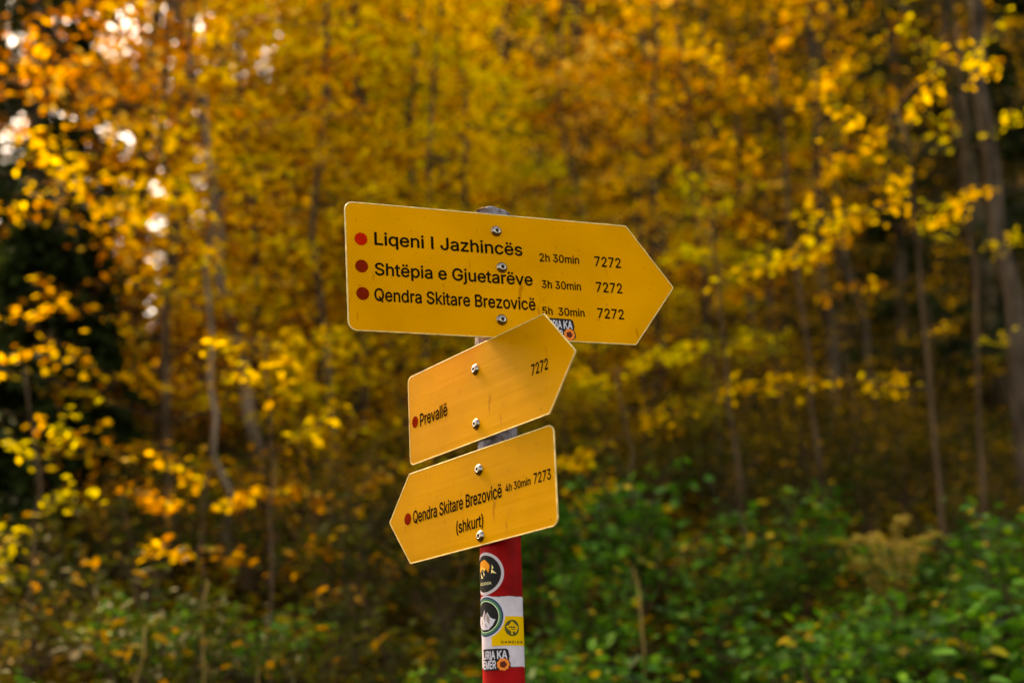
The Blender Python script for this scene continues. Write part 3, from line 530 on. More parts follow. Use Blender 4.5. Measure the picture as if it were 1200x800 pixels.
def make_sign(name, label, u, v, n, c, L, H, T, u0, s, k, face, texts, dots, screws, radii):
    """pointed plate in its own frame: x along the board, y up the board, z out of its face"""
    o = empty(name); tag(o, label, 'sign', None)
    c = Vector(c) + EYE
    o.matrix_world = Matrix(((u[0], v[0], n[0], c.x), (u[1], v[1], n[1], c.y), (u[2], v[2], n[2], c.z), (0, 0, 0, 1)))
    pts = [(u0, -H / 2), (u0 + s * (L - T), -H / 2), (u0 + s * L, k * H), (u0 + s * (L - T), H / 2), (u0, H / 2)]
    rad = [radii, .003, .004, .003, radii]
    if s < 0: pts = pts[::-1]; rad = rad[::-1]
    outl = round_poly(pts, rad)
    bm = bmesh.new()
    f = bm.faces.new([bm.verts.new((x, y, 0)) for x, y in outl])
    r = bmesh.ops.extrude_face_region(bm, geom=[f])
    for g in r['geom']:
        if isinstance(g, bmesh.types.BMVert): g.co.z = -.003
    bmesh.ops.recalc_face_normals(bm, faces=bm.faces[:])
    new_bm_obj('plate', bm, M[face], o)
    # cream border bead round the edge
    P = np.array([(x, y, -.0008) for x, y in outl]); nn = len(P); cen = P.mean(0)
    w = Wood(); kk = 6
    Pm, Pp = np.roll(P, 1, 0), np.roll(P, -1, 0)
    tn = (Pp - Pm); tn /= np.linalg.norm(tn, axis=1)[:, None] + 1e-12
    out_ = np.c_[tn[:, 1], -tn[:, 0], np.zeros(nn)]
    verts = []
    for j in range(kk):
        a = 2 * math.pi * j / kk; verts.append(P + .0013 * (math.cos(a) * out_ + math.sin(a) * np.array([0, 0, 1])))
    V = np.stack(verts, 1).reshape(-1, 3); Fs = []
    for i in range(nn):
        for j in range(kk):
            i2, j2 = (i + 1) % nn, (j + 1) % kk
            Fs.append((i * kk + j, i2 * kk + j, i2 * kk + j2, i * kk + j2))
    link_mesh('rim', mesh_np('rim', V, Fs), M['rim'], o, True)
    for body, x0, y0, x1, cap in texts:
        new_bm_obj('lettering', text_bm(body, x0 / 1000, y0 / 1000, x1 / 1000, cap / 1000, .0005, 15), M['ink'], o)
    for (x, y, rr, mt) in dots:
        new_bm_obj('route_dot', disc_bm(x / 1000, y / 1000, rr / 1000, .0005), M[mt], o)
    for i, (x, y) in enumerate(screws):
        screw(o, x / 1000, y / 1000, .3 + i * .7)
        # clamp round the post behind each screw, with its ear and nut at the back
        bm = bmesh.new(); h = .005; y += 5; nseg = 28; Rr = PR + .0022; zc = -.0030 - PR
        rings = []
        for rad_, yy in ((PR - .0004, -h), (Rr, -h), (Rr, h), (PR - .0004, h)):
            rings.append([bm.verts.new((rad_ * math.sin(t), y / 1000 + yy, min(zc + rad_ * math.cos(t), -.0029))) for t in [2 * math.pi * q / nseg for q in range(nseg)]])
        for a in range(4):
            p, q = rings[a], rings[(a + 1) % 4]
            for e in range(nseg): bm.faces.new((p[e], p[(e + 1) % nseg], q[(e + 1) % nseg], q[e]))
        new_bm_obj('clamp', bm, M['clamp'], o, False)
    return o

top = make_sign('trail_sign', 'large yellow arrow sign with three lines of destinations, topmost on the post',
    (0.92071046, 0.38909812, 0.02991483), (-0.03110048, -0.00325281, 0.99951097), (0.38900515, -0.92119057, 0.00910624), (-0.01389099, 2.09914012, 0.69149551),
    .5516, .2005, .0780, -.2475, 1, .001, 'sign_a',
    [("Liqeni I Jazhincës", -203.4, 35.4, 38.9, 19.6), ("Shtëpia e Gjuetarëve", -204.5, -12.6, 53.0, 18.9), ("Qendra Skitare Brezovicë", -206.6, -52.8, 55.2, 19.0),
     ("2h 30min", 67.7, 28.9, 136.6, 12.7), ("7272", 163.9, 27.4, 211.1, 16.2), ("3h 30min", 68.2, -15.3, 136.3, 12.5), ("7272", 163.0, -15.6, 209.8, 16.0),
     ("5h  30min", 66.3, -58.7, 139.1, 12.3), ("7272", 161.9, -59.1, 208.9, 15.8)],
    [(-224.3, 42.6, 10, 'red'), (-224.7, -.3, 10, 'reddark'), (-224.5, -43.1, 10, 'reddark')], [(-3.5, 72.9), (2.1, 13.4), (-3.3, -71.6)], .013)
liria_sticker(top, .0725, -.0985, .0485, .0345, .0006)
mid = make_sign('trail_sign', 'yellow arrow sign reading Prevallë, pointing the opposite way to the shkurt sign below',
    (0.56088739, -0.8277235, 0.01670756), (-0.01696061, 0.00868833, 0.99981841), (-0.82771836, -0.5610689, -0.00916552), (-0.05465122, 2.11120419, 0.50937615),
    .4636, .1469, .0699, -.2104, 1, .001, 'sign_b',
    [("Prevallë", -175.3, -15.5, -89.8, 20.0), ("7272", 145.4, -9.0, 187.2, 15.8)], [(-191.3, -4.6, 9.5, 'reddark')], [(-3.3, 36.9), (-7.1, -48.1)], .010)
low = make_sign('trail_sign', 'lowest yellow arrow sign on the post, with shkurt in brackets under its line',
    (0.61186205, -0.79030783, 0.03222359), (-0.00600166, 0.03609963, 0.99933017), (-0.79094172, -0.61164561, 0.01734484), (-0.05341921, 2.10950987, 0.34886487),
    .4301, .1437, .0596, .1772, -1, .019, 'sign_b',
    [("Qendra Skitare Brezovicë", -183.6, -9.4, 51.9, 19.3), ("4h 30min", 60.7, -4.3, 120.8, 11.2), ("7273", 128.1, -4.8, 167.4, 14.8), ("(shkurt)", -65.6, -44.5, 4.3, 17.6)],
    [(-199.1, .1, 9.5, 'reddark')], [(-2.8, 41.6), (-3.8, -58.7)], .012)

# the post itself
post = empty('sign_post', (AX, AY, 0)); tag(post, 'round steel signpost, weathered grey above and banded red and white below', 'signpost')
def sleeve(name, r, z0, z1, mat, rows=2, n=48, cap=False):
    bm = bmesh.new(); R_ = []
    for i in range(rows + 1):
        z = z0 + (z1 - z0) * i / rows
        R_.append([bm.verts.new((r * math.cos(2 * math.pi * j / n), r * math.sin(2 * math.pi * j / n), z)) for j in range(n)])
    for p, q in zip(R_, R_[1:]):
        for j in range(n): bm.faces.new((p[j], p[(j + 1) % n], q[(j + 1) % n], q[j]))
    return bm, R_
bm, R_ = sleeve('pipe', PR, -.3, 2.3035, M['pipe'], 4)
rimz = [.0016 * math.sin(3 * 2 * math.pi * j / 48 + .5) + .0010 * math.sin(7 * 2 * math.pi * j / 48) + random.uniform(-.0006, .0006) for j in range(48)]
for j, v in enumerate(R_[-1]): v.co.z += rimz[j]
new_bm_obj('pipe', bm, M['pipe'], post, True)
# plug in the open pipe end, with a flaky crust of dirt and moss on one side of it
bm = bmesh.new(); ra = [bm.verts.new((.9985 * PR * math.cos(2 * math.pi * j / 48), .9985 * PR * math.sin(2 * math.pi * j / 48), 2.3035 + rimz[j])) for j in range(48)]
rb = [bm.verts.new((v.co.x * .93, v.co.y * .93, v.co.z + .0022)) for v in ra]
for j in range(48): bm.faces.new((ra[j], ra[(j + 1) % 48], rb[(j + 1) % 48], rb[j]))
bm.faces.new(rb)
new_bm_obj('end_plug', bm, M['pipe'], post)
bm = bmesh.new(); bmesh.ops.create_icosphere(bm, subdivisions=4, radius=1)
for v in bm.verts:
    k = 1 + .30 * math.sin(9 * v.co.x + 4 * v.co.y) + .22 * math.sin(13 * v.co.y - 7 * v.co.x + 2) + random.uniform(-.12, .12)
    v.co = Vector((v.co.x * .019 * (1 + .1 * math.sin(5 * v.co.y)) - .008, v.co.y * .020 - .009, 2.3045 + v.co.z * .0042 * k))
o = new_bm_obj('moss_crust', bm, M['dirt'], post)
E0 = EYE.z
for nm, z0, z1, mt in (('red_band', E0 + .2005, E0 + .375, 'postred'), ('white_band', E0 + .1000, E0 + .2000, 'postwhite'), ('red_base', -.25, E0 + .0995, 'postred')):
    bm, rr = sleeve(nm, PR + .0004, z0, z1, M[mt], 3)
    for j, v in enumerate(rr[-1]): v.co.z += .0007 * math.sin(j * .9 + z0 * 50) + random.uniform(-.0004, .0004) if nm != 'red_band' else 0
    new_bm_obj(nm, bm, M[mt], post, True)

# stickers wrapped round the post: x = arc length, y = height, angle 0 faces the trail
def wrapper(a0, z0):
    def f(bm):
        xs = [v.co.x for v in bm.verts]; x = min(xs); hi = max(xs)
        bmesh.ops.triangulate(bm, faces=[q for q in bm.faces if len(q.verts) > 4])
        while x < hi:
            x += .0022
            bmesh.ops.bisect_plane(bm, geom=bm.verts[:] + bm.edges[:] + bm.faces[:], plane_co=(x, 0, 0), plane_no=(1, 0, 0), dist=1e-7)
        for v in bm.verts:
            r = PR + .0008 + v.co.z; a = a0 + v.co.x / PR
            v.co = Vector((r * math.sin(a), -r * math.cos(a), z0 + v.co.y))
        return bm
    return f
def S(name, bm, mat, w, parent): return new_bm_obj(name, w(bm), M[mat], parent)

# round mountain sticker on the red band
w = wrapper(-.87, E0 + .2345); R1 = .0312
s1 = S('sticker', disc_bm(0, 0, R1, 0, 72), 'st_pink', w, post); s1['label'] = 'round black sticker of mountains under an orange sun'
S('field', disc_bm(0, 0, R1 * .865, .0002, 72), 'st_black', w, s1)
S('sun_disc', disc_bm(-.002, .0085, .0118, .0004, 40, fn=lambda t: 1 + .05 * math.sin(6 * t)), 'st_orange', w, s1)
S('cloud', disc_bm(-.0045, .0045, .0058, .0006, 24, fn=lambda t: 1 + .15 * math.sin(4 * t)), 'st_gold', w, s1)
S('mountain', poly_bm([(-.024, -.008), (-.017, .003), (-.012, .0005), (-.005, .0085), (0, .004), (.004, .0065), (.009, -.001), (.013, .0065), (.0165, .0005), (.019, .0035), (.0245, -.007), (.012, -.010), (-.012, -.010)], .0008), 'st_black', w, s1)
for q in ([(-.005, .0075), (-.0015, .001), (-.0005, -.004), (.0012, -.001)], [(-.009, .002), (-.003, -.006), (-.007, -.0065)], [(.013, .006), (.0205, -.001), (.0145, .0005), (.0128, -.0005)], [(.0135, .0125), (.0165, .0075), (.014, .0055)]):
    S('snow_patch', poly_bm(q, .0010), 'st_sand', w, s1)
S('lettering', text_bm('MCANIA', -.0125, -.0165, .0125, .0045, .0006, 12), 'st_text', w, s1)

# round ringed sticker with a white peak, on the white band
w = wrapper(-.87, E0 + .1720); R2 = .0308
s2 = S('sticker', disc_bm(0, 0, R2, 0, 72), 'st_white', w, post); s2['label'] = 'round sticker of a white peak inside green and navy rings'
for i, (f, mt) in enumerate(((.93, 'st_navy'), (.84, 'st_green'), (.745, 'st_mint'), (.715, 'st_black'))):
    S('ring', disc_bm(0, 0, R2 * f, .0002 * (i + 1), 72), mt, w, s2)
S('mountain', poly_bm([(-.020, -.006), (-.012, .002), (-.007, .000), (-.0015, .0105), (.0012, .002), (.0045, .0065), (.009, -.001), (.013, -.0035), (.0175, -.0045), (.013, -.0125), (.006, -.0185), (-.006, -.0185), (-.014, -.014)], .0010), 'st_white', w, s2)
for q in ([(-.001, .008), (.0012, .001), (-.002, -.006), (-.004, -.002)], [(.0045, .005), (.0085, -.003), (.0075, -.011), (.0035, -.006), (.0025, -.001)], [(-.010, -.001), (-.006, -.008), (-.009, -.013)], [(.001, -.009), (.004, -.016), (-.001, -.013)]):
    S('rock_face', poly_bm(q, .0012), 'st_rock', w, s2)

# yellow rectangular sticker with a round emblem
w = wrapper(0.0, E0)
rect = [(-.0165, .1297), (.0475, .1297), (.0475, .1716), (-.0165, .1716)]
s3 = S('sticker', poly_bm(rect, -.0001), 'st_yellow', w, post); s3['label'] = 'yellow rectangular sticker with a dark round emblem'
S('emblem', disc_bm(.0150, .1548, .0118, .0001, 48), 'st_darkgreen', w, s3)
S('land_outline', poly_bm([(.0150 + a * .0118, .1548 + b * .0118) for a, b in ((-.08, .86), (.12, .66), (.30, .50), (.62, .28), (.86, .05), (.70, -.16), (.56, -.46), (.40, -.62), (.30, -.42), (.02, -.40), (.0, -.82), (-.16, -.80), (-.22, -.40), (-.52, -.20), (-.86, .20), (-.66, .24), (-.40, .40), (-.22, .62))], .0003), 'st_yellow', w, s3)
for q in ([(-.55, .03), (-.4, .22), (-.30, .08), (-.12, .26), (.02, .06), (.20, .28), (.34, .08), (.5, .14), (.42, .0), (.1, -.02), (-.2, .0)], [(-.24, -.14), (.5, -.14), (.4, -.22), (-.2, -.22)], [(.0, .42), (.14, .42), (.10, .54)]):
    S('emblem_mark', poly_bm([(.0150 + a * .0118, .1548 + b * .0118) for a, b in q], .0005), 'st_darkgreen', w, s3)
S('lettering', text_bm('G A M E L E I M', -.0022, .1330, .0345, .0034, .0001, 26), 'st_black', w, s3)
# small black sticker
liria_sticker(post, 0, 0, .0450, .0305, .0006, wrapper(-1.13, E0 + .0955))

# ------------------------------------------------------------------ trees with a look of their own
surveyed_tree('beech_tree', 'slender grey beech leaning over beside the dark spruces, orange leaves all along it',
    [(322, 640), (300, 500), (280, 400), (263, 300), (246, 190), (232, 90), (214, 0)], 9.0, 2.0, .046,
    dict(limbs=26, z0=.38, len=1.7, n=130, twigs=9, tint=.55, up=.2), 'orange', 'pale', .075)
surveyed_tree('beech_sapling', 'thin straight grey sapling with yellow leaves beside the leaning beech',
    [(272, 660), (258, 560), (250, 450), (246, 300)], 8.0, 1.0, .022,
    dict(limbs=12, z0=.45, len=.8, n=42, twigs=7, tint=.5, up=.15), 'yellow', 'pale', .075)
surveyed_tree('birch_tree', 'pale trunked young tree with bright yellow crown behind the top sign',
    [(468, 560), (460, 470), (452, 380), (436, 200), (420, 60)], 13.0, 2.5, .062,
    dict(limbs=30, z0=.42, len=2.0, n=150, twigs=9, tint=.6, up=.3), 'yellow', 'pale', .085)
surveyed_tree('beech_tree', 'thick mottled grey beech trunk at the edge of the dark wood',
    [(1196, 470), (1186, 400), (1172, 280), (1160, 170), (1148, 70)], 10.5, 4.0, .08,
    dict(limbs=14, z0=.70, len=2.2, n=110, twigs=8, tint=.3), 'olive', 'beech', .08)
trunk_rows = [((822, 505), (812, 400), (803, 250), (796, 100), 16.5, .060), ((846, 505), (838, 420), (832, 250), (826, 80), 17.5, .058),
              ((890, 520), (882, 420), (868, 240), (858, 60), 16.0, .055), ((974, 515), (970, 430), (964, 300), (955, 120), 14.5, .088),
              ((1032, 500), (1010, 390), (988, 260), (968, 110), 15.0, .050), ((1062, 480), (1058, 400), (1053, 250), (1046, 90), 17.0, .105),
              ((925, 500), (922, 420), (914, 260), (905, 90), 21.0, .07), ((1105, 490), (1104, 400), (1098, 250), (1090, 60), 19.0, .08),
              ((770, 500), (764, 400), (752, 240), (740, 60), 20.0, .07), ((700, 500), (694, 380), (684, 220), (672, 40), 19.0, .07)]
for i, (a, b, c, d, Y, r0) in enumerate(trunk_rows):
    surveyed_tree('beech_tree', 'slim grey beech trunk standing in the dark row beyond the bramble bank', [a, b, c, d], Y, 4.0, r0 * .82,
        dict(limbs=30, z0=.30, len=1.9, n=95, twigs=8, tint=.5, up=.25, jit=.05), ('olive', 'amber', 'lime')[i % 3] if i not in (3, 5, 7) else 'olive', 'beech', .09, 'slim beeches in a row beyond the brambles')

# saplings in the near undergrowth, each branch surveyed
def sapling(name, label, stem, Y, r0, branches, palette, bark='twig', leaf=.07):
    P, base = trunk_through(stem, Y); Q = dense(P, 12, .012); wd = Wood()
    wd.tube(Q - base, np.linspace(r0, r0 * .35, 12), 7)
    pts, tints = [], []
    for a, b, dy, n, sp in branches:
        p0 = spot(a[0], a[1], Y); j = np.argmin(np.linalg.norm(Q - p0, axis=1))
        p1 = spot(b[0], b[1], Y + dy)
        root = Q[j]
        wd.tube(wiggle(root, p0, 4, .03) - base, [r0 * .45, r0 * .38, r0 * .32, r0 * .28], 5)
        spray(wd, pts, tints, p0 - base, p1 - base, int(n * 1.5), sp * 1.35, r0 * .28, 9, None, True, .03)
    C = np.concatenate(pts)
    o = empty(name, tuple(base - [0, 0, .04])); tag(o, label, 'sapling')
    link_mesh('trunk', wd.mesh('trunk'), BARK[bark], o, True)
    link_mesh('crown', leaves_mesh('crown', C, rng.uniform(leaf * .40, leaf * .9, len(C)), tint=np.concatenate(tints), flat=.55), LEAF[palette], o)
    return o
sapling('beech_sapling', 'thin forked brown sapling with strings of bright yellow leaves before the dark wood',
    [(1096, 520), (1086, 420), (1076, 300), (1066, 180), (1050, 120)], 7.0, .017,
    [((1078, 425), (1012, 442), .2, 34, .16), ((1010, 436), (868, 442), -.2, 62, .17), ((1076, 300), (1040, 170), .1, 22, .15), ((1068, 262), (950, 250), .1, 50, .18),
     ((960, 250), (872, 305), -.3, 56, .20), ((1072, 262), (1140, 215), .2, 40, .15), ((1060, 150), (1112, 48), .1, 30, .14), ((1060, 160), (965, 120), -.2, 16, .12),
     ((1105, 60), (1160, 70), .1, 20, .12), ((1080, 380), (1108, 372), .1, 4, .05), ((1060, 210), (1025, 205), 0, 10, .1)], 'yellow', 'twig', .068)
sapling('beech_sapling', 'small sapling with yellow sprays reaching past the point of the top sign',
    [(860, 520), (850, 430), (842, 340), (836, 240)], 7.8, .016,
    [((848, 400), (770, 412), -.2, 52, .20), ((850, 395), (900, 390), .1, 26, .15), ((842, 330), (900, 285), .1, 36, .16), ((842, 300), (780, 290), -.1, 40, .18),
     ((838, 270), (800, 190), .1, 30, .16), ((838, 250), (880, 200), .2, 22, .15)], 'lime', 'twig', .068)
sapling('beech_sapling', 'low sapling with yellow leaves hanging just behind the lower sign ends',
    [(742, 610), (738, 540), (730, 470), (722, 420)], 7.2, .013,
    [((735, 500), (648, 530), -.2, 50, .2), ((732, 470), (790, 480), .1, 36, .18), ((738, 540), (680, 580), 0, 36, .18), ((726, 440), (680, 430), .1, 34, .16), ((726, 430), (765, 400), .1, 30, .15)], 'yellow', 'twig', .065)
sapling('beech_sapling', 'low sapling with orange sprays over the weeds beneath the leaning beech',
    [(232, 720), (238, 640), (240, 590), (246, 540)], 6.6, .012,
    [((240, 585), (160, 565), -.1, 46, .17), ((242, 580), (312, 560), .1, 54, .17), ((243, 560), (200, 535), .1, 26, .14), ((236, 640), (190, 630), 0, 26, .14), ((238, 630), (280, 640), 0, 22, .14)], 'amber', 'twig', .070)
sapling('beech_sapling', 'spindly sapling with a few large clear yellow leaves before the orange beech',
    [(318, 640), (322, 540), (316, 450), (312, 390)], 6.2, .010,
    [((314, 420), (345, 395), 0, 16, .10), ((316, 445), (250, 400), -.1, 26, .14), ((318, 470), (345, 440), 0, 10, .09), ((320, 520), (390, 480), .1, 22, .15)], 'yellow', 'twig', .068)
sapling('beech_sapling', 'low twiggy sapling with russet orange leaves behind the lowest sign point',
    [(430, 740), (424, 680), (418, 620), (410, 560)], 7.0, .012,
    [((418, 620), (340, 650), 0, 40, .18), ((420, 640), (480, 650), .1, 44, .18), ((414, 590), (360, 560), 0, 40, .17), ((412, 570), (450, 540), .1, 30, .16), ((424, 670), (390, 690), 0, 26, .14)], 'orange', 'twig', .068)
sapling('beech_sapling', 'young sapling with yellow green leaves in front of the spruce gloom',
    [(40, 640), (44, 560), (40, 480), (30, 420)], 6.4, .012,
    [((42, 540), (10, 500), 0, 16, .15), ((43, 550), (80, 470), .1, 18, .15), ((44, 590), (90, 560), 0, 22, .14), ((42, 600), (0, 640), 0, 18, .15)], 'lime', 'twig', .070)

sapling('beech_sapling', 'slanting sapling with layered gold sprays among the slim beech trunks',
    [(960, 540), (948, 420), (934, 300), (918, 180), (905, 60)], 9.0, .020,
    [((932, 290), (1010, 250), .1, 60, .22), ((930, 270), (840, 250), -.2, 60, .22), ((924, 220), (1010, 170), .1, 50, .2), ((920, 200), (830, 150), 0, 56, .22), ((912, 130), (990, 60), .1, 50, .2),
     ((910, 110), (820, 60), 0, 56, .22), ((906, 70), (930, 0), 0, 40, .2), ((938, 340), (1020, 330), .1, 36, .18), ((940, 350), (850, 340), -.1, 46, .2)], 'amber', 'twig', .07)
sapling('beech_sapling', 'tall thin sapling with yellow green sprays beside the thick mottled beech',
    [(1150, 560), (1146, 440), (1138, 300), (1128, 150), (1120, 20)], 8.2, .018,
    [((1136, 280), (1075, 235), 0, 28, .2), ((1138, 300), (1195, 270), 0, 22, .18), ((1130, 180), (1065, 120), 0, 24, .18), ((1130, 170), (1190, 120), 0, 22, .18), ((1124, 80), (1060, 20), 0, 24, .18), ((1124, 70), (1180, 20), 0, 22, .18), ((1142, 380), (1180, 390), 0, 16, .14)], 'lime', 'twig', .058)

# ------------------------------------------------------------------ spruces
def spruce(label, x, y, H, r0, n_whorl, Lmax, dens=1.0):
    o = empty('spruce_tree', (x, y, hz(x, y) - .05)); tag(o, label, 'tree', None)
    wd = Wood(); T = trunk_line(H, (0, 0), 8, .05); wd.tube(T, np.linspace(r0, .02, 8), 9)
    C, A, tn = [], [], []
    for k in range(n_whorl):
        f = .04 + .95 * k / n_whorl; z = f * H
        for j in range(6):
            az = rng.uniform(0, 2 * np.pi); Lb = Lmax * (1 - f) ** .8 * rng.uniform(.7, 1.1) + .15
            d = np.array([np.cos(az), np.sin(az), -.22]); s = np.array([-d[1], d[0], 0]); p = np.array([0, 0, z])
            t = np.linspace(0, 1, 4)[:, None]; wd.tube(p + d * Lb * t + np.array([0, 0, .12]) * Lb * t ** 2, [.022, .016, .01, .004], 4)
            n = int(70 * dens * (Lb + .2)); t = np.sqrt(rng.uniform(.02, 1, n)); sd_ = rng.uniform(-1, 1, n)
            C.append(p + d * (Lb * t)[:, None] + s * (sd_ * .33 * Lb * (1.05 - t))[:, None] + np.c_[np.zeros((n, 2)), .12 * Lb * t ** 2 - rng.uniform(0, .14, n)])
            A.append(d * .8 + s * (np.sign(sd_) * .7)[:, None] + np.c_[np.zeros((n, 2)), -rng.uniform(.1, .7, n)]); tn.append(rng.normal(.5, .25, n))
    C = np.concatenate(C)
    link_mesh('trunk', wd.mesh('trunk'), BARK['dark'], o, True)
    link_mesh('crown', leaves_mesh('crown', C, rng.uniform(.12, .26, len(C)), flat=.8, tint=np.concatenate(tn), width=.42, axis=np.concatenate(A)), LEAF['spruce'], o)
    return o
def bx(px, Y): return float(spot(px, 450, Y)[0])
spruce('dark spruce with sky glinting through its thin top, outermost of the spruces', bx(22, 11.5), 11.5, 10, .12, 32, 1.0, 1.1)
spruce('dark spruce half hidden beyond the outermost spruce', bx(-30, 17), 17, 13, .16, 34, 1.9, .9)
spruce('dark green spruce with dense low boughs between its neighbours', bx(58, 9.0), 9.0, 2.8, .09, 20, .48, 1.6)
spruce('dark spruce rising behind the thick mottled beech trunk', bx(1165, 17), 17, 13, .17, 34, 2.0, .7)
spruce('dark slender spruce among the row of slim beeches', bx(1015, 24), 24, 13, .15, 30, 1.8, .7)

# ------------------------------------------------------------------ the wood behind: five grown forms, repeated
forms = {}
for pal, tint in (('orange', .5), ('yellow', .55), ('amber', .5), ('lime', .5), ('olive', .5)):
    H = 11.0
    T = trunk_line(H, (rng.normal(0, .03), 0), 10, .25)
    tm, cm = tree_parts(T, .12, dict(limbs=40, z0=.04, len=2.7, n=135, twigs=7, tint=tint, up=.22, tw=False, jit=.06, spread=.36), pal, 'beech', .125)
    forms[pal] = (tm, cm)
LBL = {'orange': 'orange brown beech of the wood behind the signpost', 'yellow': 'bright yellow beech of the wood behind the signpost',
       'amber': 'amber gold beech of the wood behind the signpost', 'lime': 'yellow green beech of the wood behind the signpost', 'olive': 'dull olive brown beech of the shaded wood'}
def wood_tree(pal, px, Y, sc, rz):
    x = bx(px, Y); o = empty('beech_tree', (x, Y, hz(x, Y) - .1), rz); o.scale = (sc, sc, sc * rng.uniform(.92, 1.12))
    tag(o, LBL[pal], 'tree', pal + ' leaved beeches of the wood')
    tm, cm = forms[pal]
    link_mesh('trunk', tm, BARK['beech'], o, True); link_mesh('crown', cm, LEAF[pal], o)
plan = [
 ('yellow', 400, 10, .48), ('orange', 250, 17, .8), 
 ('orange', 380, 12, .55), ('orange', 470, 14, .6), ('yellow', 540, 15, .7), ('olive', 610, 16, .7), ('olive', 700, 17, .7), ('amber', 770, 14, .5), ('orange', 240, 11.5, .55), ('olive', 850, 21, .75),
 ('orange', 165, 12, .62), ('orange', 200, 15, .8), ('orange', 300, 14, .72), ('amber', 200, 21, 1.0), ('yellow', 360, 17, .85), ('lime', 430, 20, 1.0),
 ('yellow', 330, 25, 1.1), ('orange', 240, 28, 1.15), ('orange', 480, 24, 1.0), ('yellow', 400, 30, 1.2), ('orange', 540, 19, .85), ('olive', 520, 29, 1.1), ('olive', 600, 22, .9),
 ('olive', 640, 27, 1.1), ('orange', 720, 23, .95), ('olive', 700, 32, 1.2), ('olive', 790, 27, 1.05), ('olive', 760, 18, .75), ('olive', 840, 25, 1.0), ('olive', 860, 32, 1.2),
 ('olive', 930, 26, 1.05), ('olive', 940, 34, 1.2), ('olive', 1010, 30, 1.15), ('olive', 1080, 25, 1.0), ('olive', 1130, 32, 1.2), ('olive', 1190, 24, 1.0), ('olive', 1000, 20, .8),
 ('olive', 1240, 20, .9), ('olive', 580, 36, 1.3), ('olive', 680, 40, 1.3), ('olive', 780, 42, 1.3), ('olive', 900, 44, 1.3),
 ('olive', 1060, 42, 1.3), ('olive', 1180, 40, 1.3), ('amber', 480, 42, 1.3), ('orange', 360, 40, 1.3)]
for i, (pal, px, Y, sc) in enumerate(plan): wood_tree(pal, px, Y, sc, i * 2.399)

# young beeches of the middle distance: thin stems, flat leafy sprays with gaps between
yforms = {}
for pal in ('orange', 'amber', 'yellow', 'lime', 'olive'):
    T = trunk_line(6.0, (rng.normal(0, .05), 0), 10, .18)
    yforms[pal] = tree_parts(T, .036, dict(limbs=42, z0=.06, len=1.6, n=95, twigs=7, tint=.55, up=.12, tw=True, jit=.045, spread=.45, flat=.5), pal, 'twig', .072)
YL = {'orange': 'young beech with thin stem and russet orange sprays, at the front of the wood', 'amber': 'young beech with thin stem and amber sprays, at the front of the wood',
      'yellow': 'young beech with thin stem and bright yellow sprays, at the front of the wood', 'lime': 'young beech with thin stem and yellow green sprays, at the front of the wood',
      'olive': 'young beech with thin stem and dull brown sprays, among the slim beech trunks'}
young = [('lime', 660, 10.5, .42), ('amber', 755, 11.2, .45), ('lime', 835, 10.8, .42), ('olive', 920, 11.5, .5), ('olive', 1000, 11.0, .46), ('olive', 1085, 11.8, .5), ('yellow', 705, 12.5, .5), ('lime', 430, 9.8, 1.0), ('yellow', 365, 11.0, 1.05), ('lime', 120, 10.6, .45), ('amber', 600, 10.2, .45),
         ('orange', 160, 9.5, .9), ('amber', 205, 8.6, .85), ('orange', 330, 9.6, .9), ('yellow', 395, 8.8, .85), ('orange', 300, 10.6, .9), ('amber', 470, 10.5, .95), ('yellow', 345, 12, 1.1), ('orange', 170, 12.5, 1.1),
         ('lime', 550, 11.5, .9), ('lime', 640, 13.5, .8), ('orange', 700, 12, .8), ('orange', 745, 12.5, 1.05), ('olive', 825, 13, 1.0), ('olive', 900, 16, .9),
         ('orange', 270, 14, 1.2), ('orange', 440, 14.5, 1.2), ('amber', 500, 9.4, .7)]
for i, (pal, px, Y, sc) in enumerate(young):
    x = bx(px, Y); o = empty('young_beech', (x, Y, hz(x, Y) - .05), i * 1.7); o.scale = (sc, sc, sc * rng.uniform(.9, 1.15)); tag(o, YL[pal], 'tree', pal + ' young beeches')
    link_mesh('trunk', yforms[pal][0], BARK['twig'], o, True); link_mesh('crown', yforms[pal][1], LEAF[pal], o)

# ------------------------------------------------------------------ undergrowth
def bush_form(n_stem, rad, H, n_leaf, leaf, width=1.0):
    wd = Wood(); pts = []; tn = []
    for k in range(n_stem):
        az = rng.uniform(0, 2 * np.pi); rr = rad * math.sqrt(rng.uniform(.05, 1)); h = H * (1 - .45 * (rr / rad) ** 2) * rng.uniform(.7, 1.1)
        e = np.array([rr * np.cos(az), rr * np.sin(az), h]); m_ = e * [.45, .45, .8]
        t = np.linspace(0, 1, 6)[:, None]; P = 2 * t * (1 - t) * m_ * 1.15 + t ** 2 * e
        wd.tube(P, np.linspace(.006, .002, 6), 4)
        m = n_leaf // n_stem; tt = rng.uniform(.25, 1.05, m); i = np.clip((tt * 5).astype(int), 0, 4)
        Q = P[i] + (P[i + 1] - P[i]) * (tt * 5 - i)[:, None]
        pts.append(Q + rng.normal(0, .07, (m, 3)) * [1, 1, .5]); tn.append(rng.normal(rng.uniform(.25, .65), .2, m) + (rng.uniform(0, 1, m) > .965) * .6)
    C = np.concatenate(pts); C[:, 2] = np.maximum(C[:, 2], .02)
    return wd.mesh('stems'), leaves_mesh('foliage', C, rng.uniform(leaf * .6, leaf * 1.25, len(C)), flat=.45, tint=np.concatenate(tn), width=width, hang=.15)
bforms = [bush_form(20, .5, .8, 420, .085, 1.15), bush_form(26, .55, .75, 700, .062, 1.1), bush_form(30, .70, .60, 900, .058, 1.1), bush_form(22, .45, .9, 600, .066, 1.1)]
wforms = [bush_form(24, .55, .8, 460, .065, .8), bush_form(20, .45, 1.05, 420, .07, .8)]
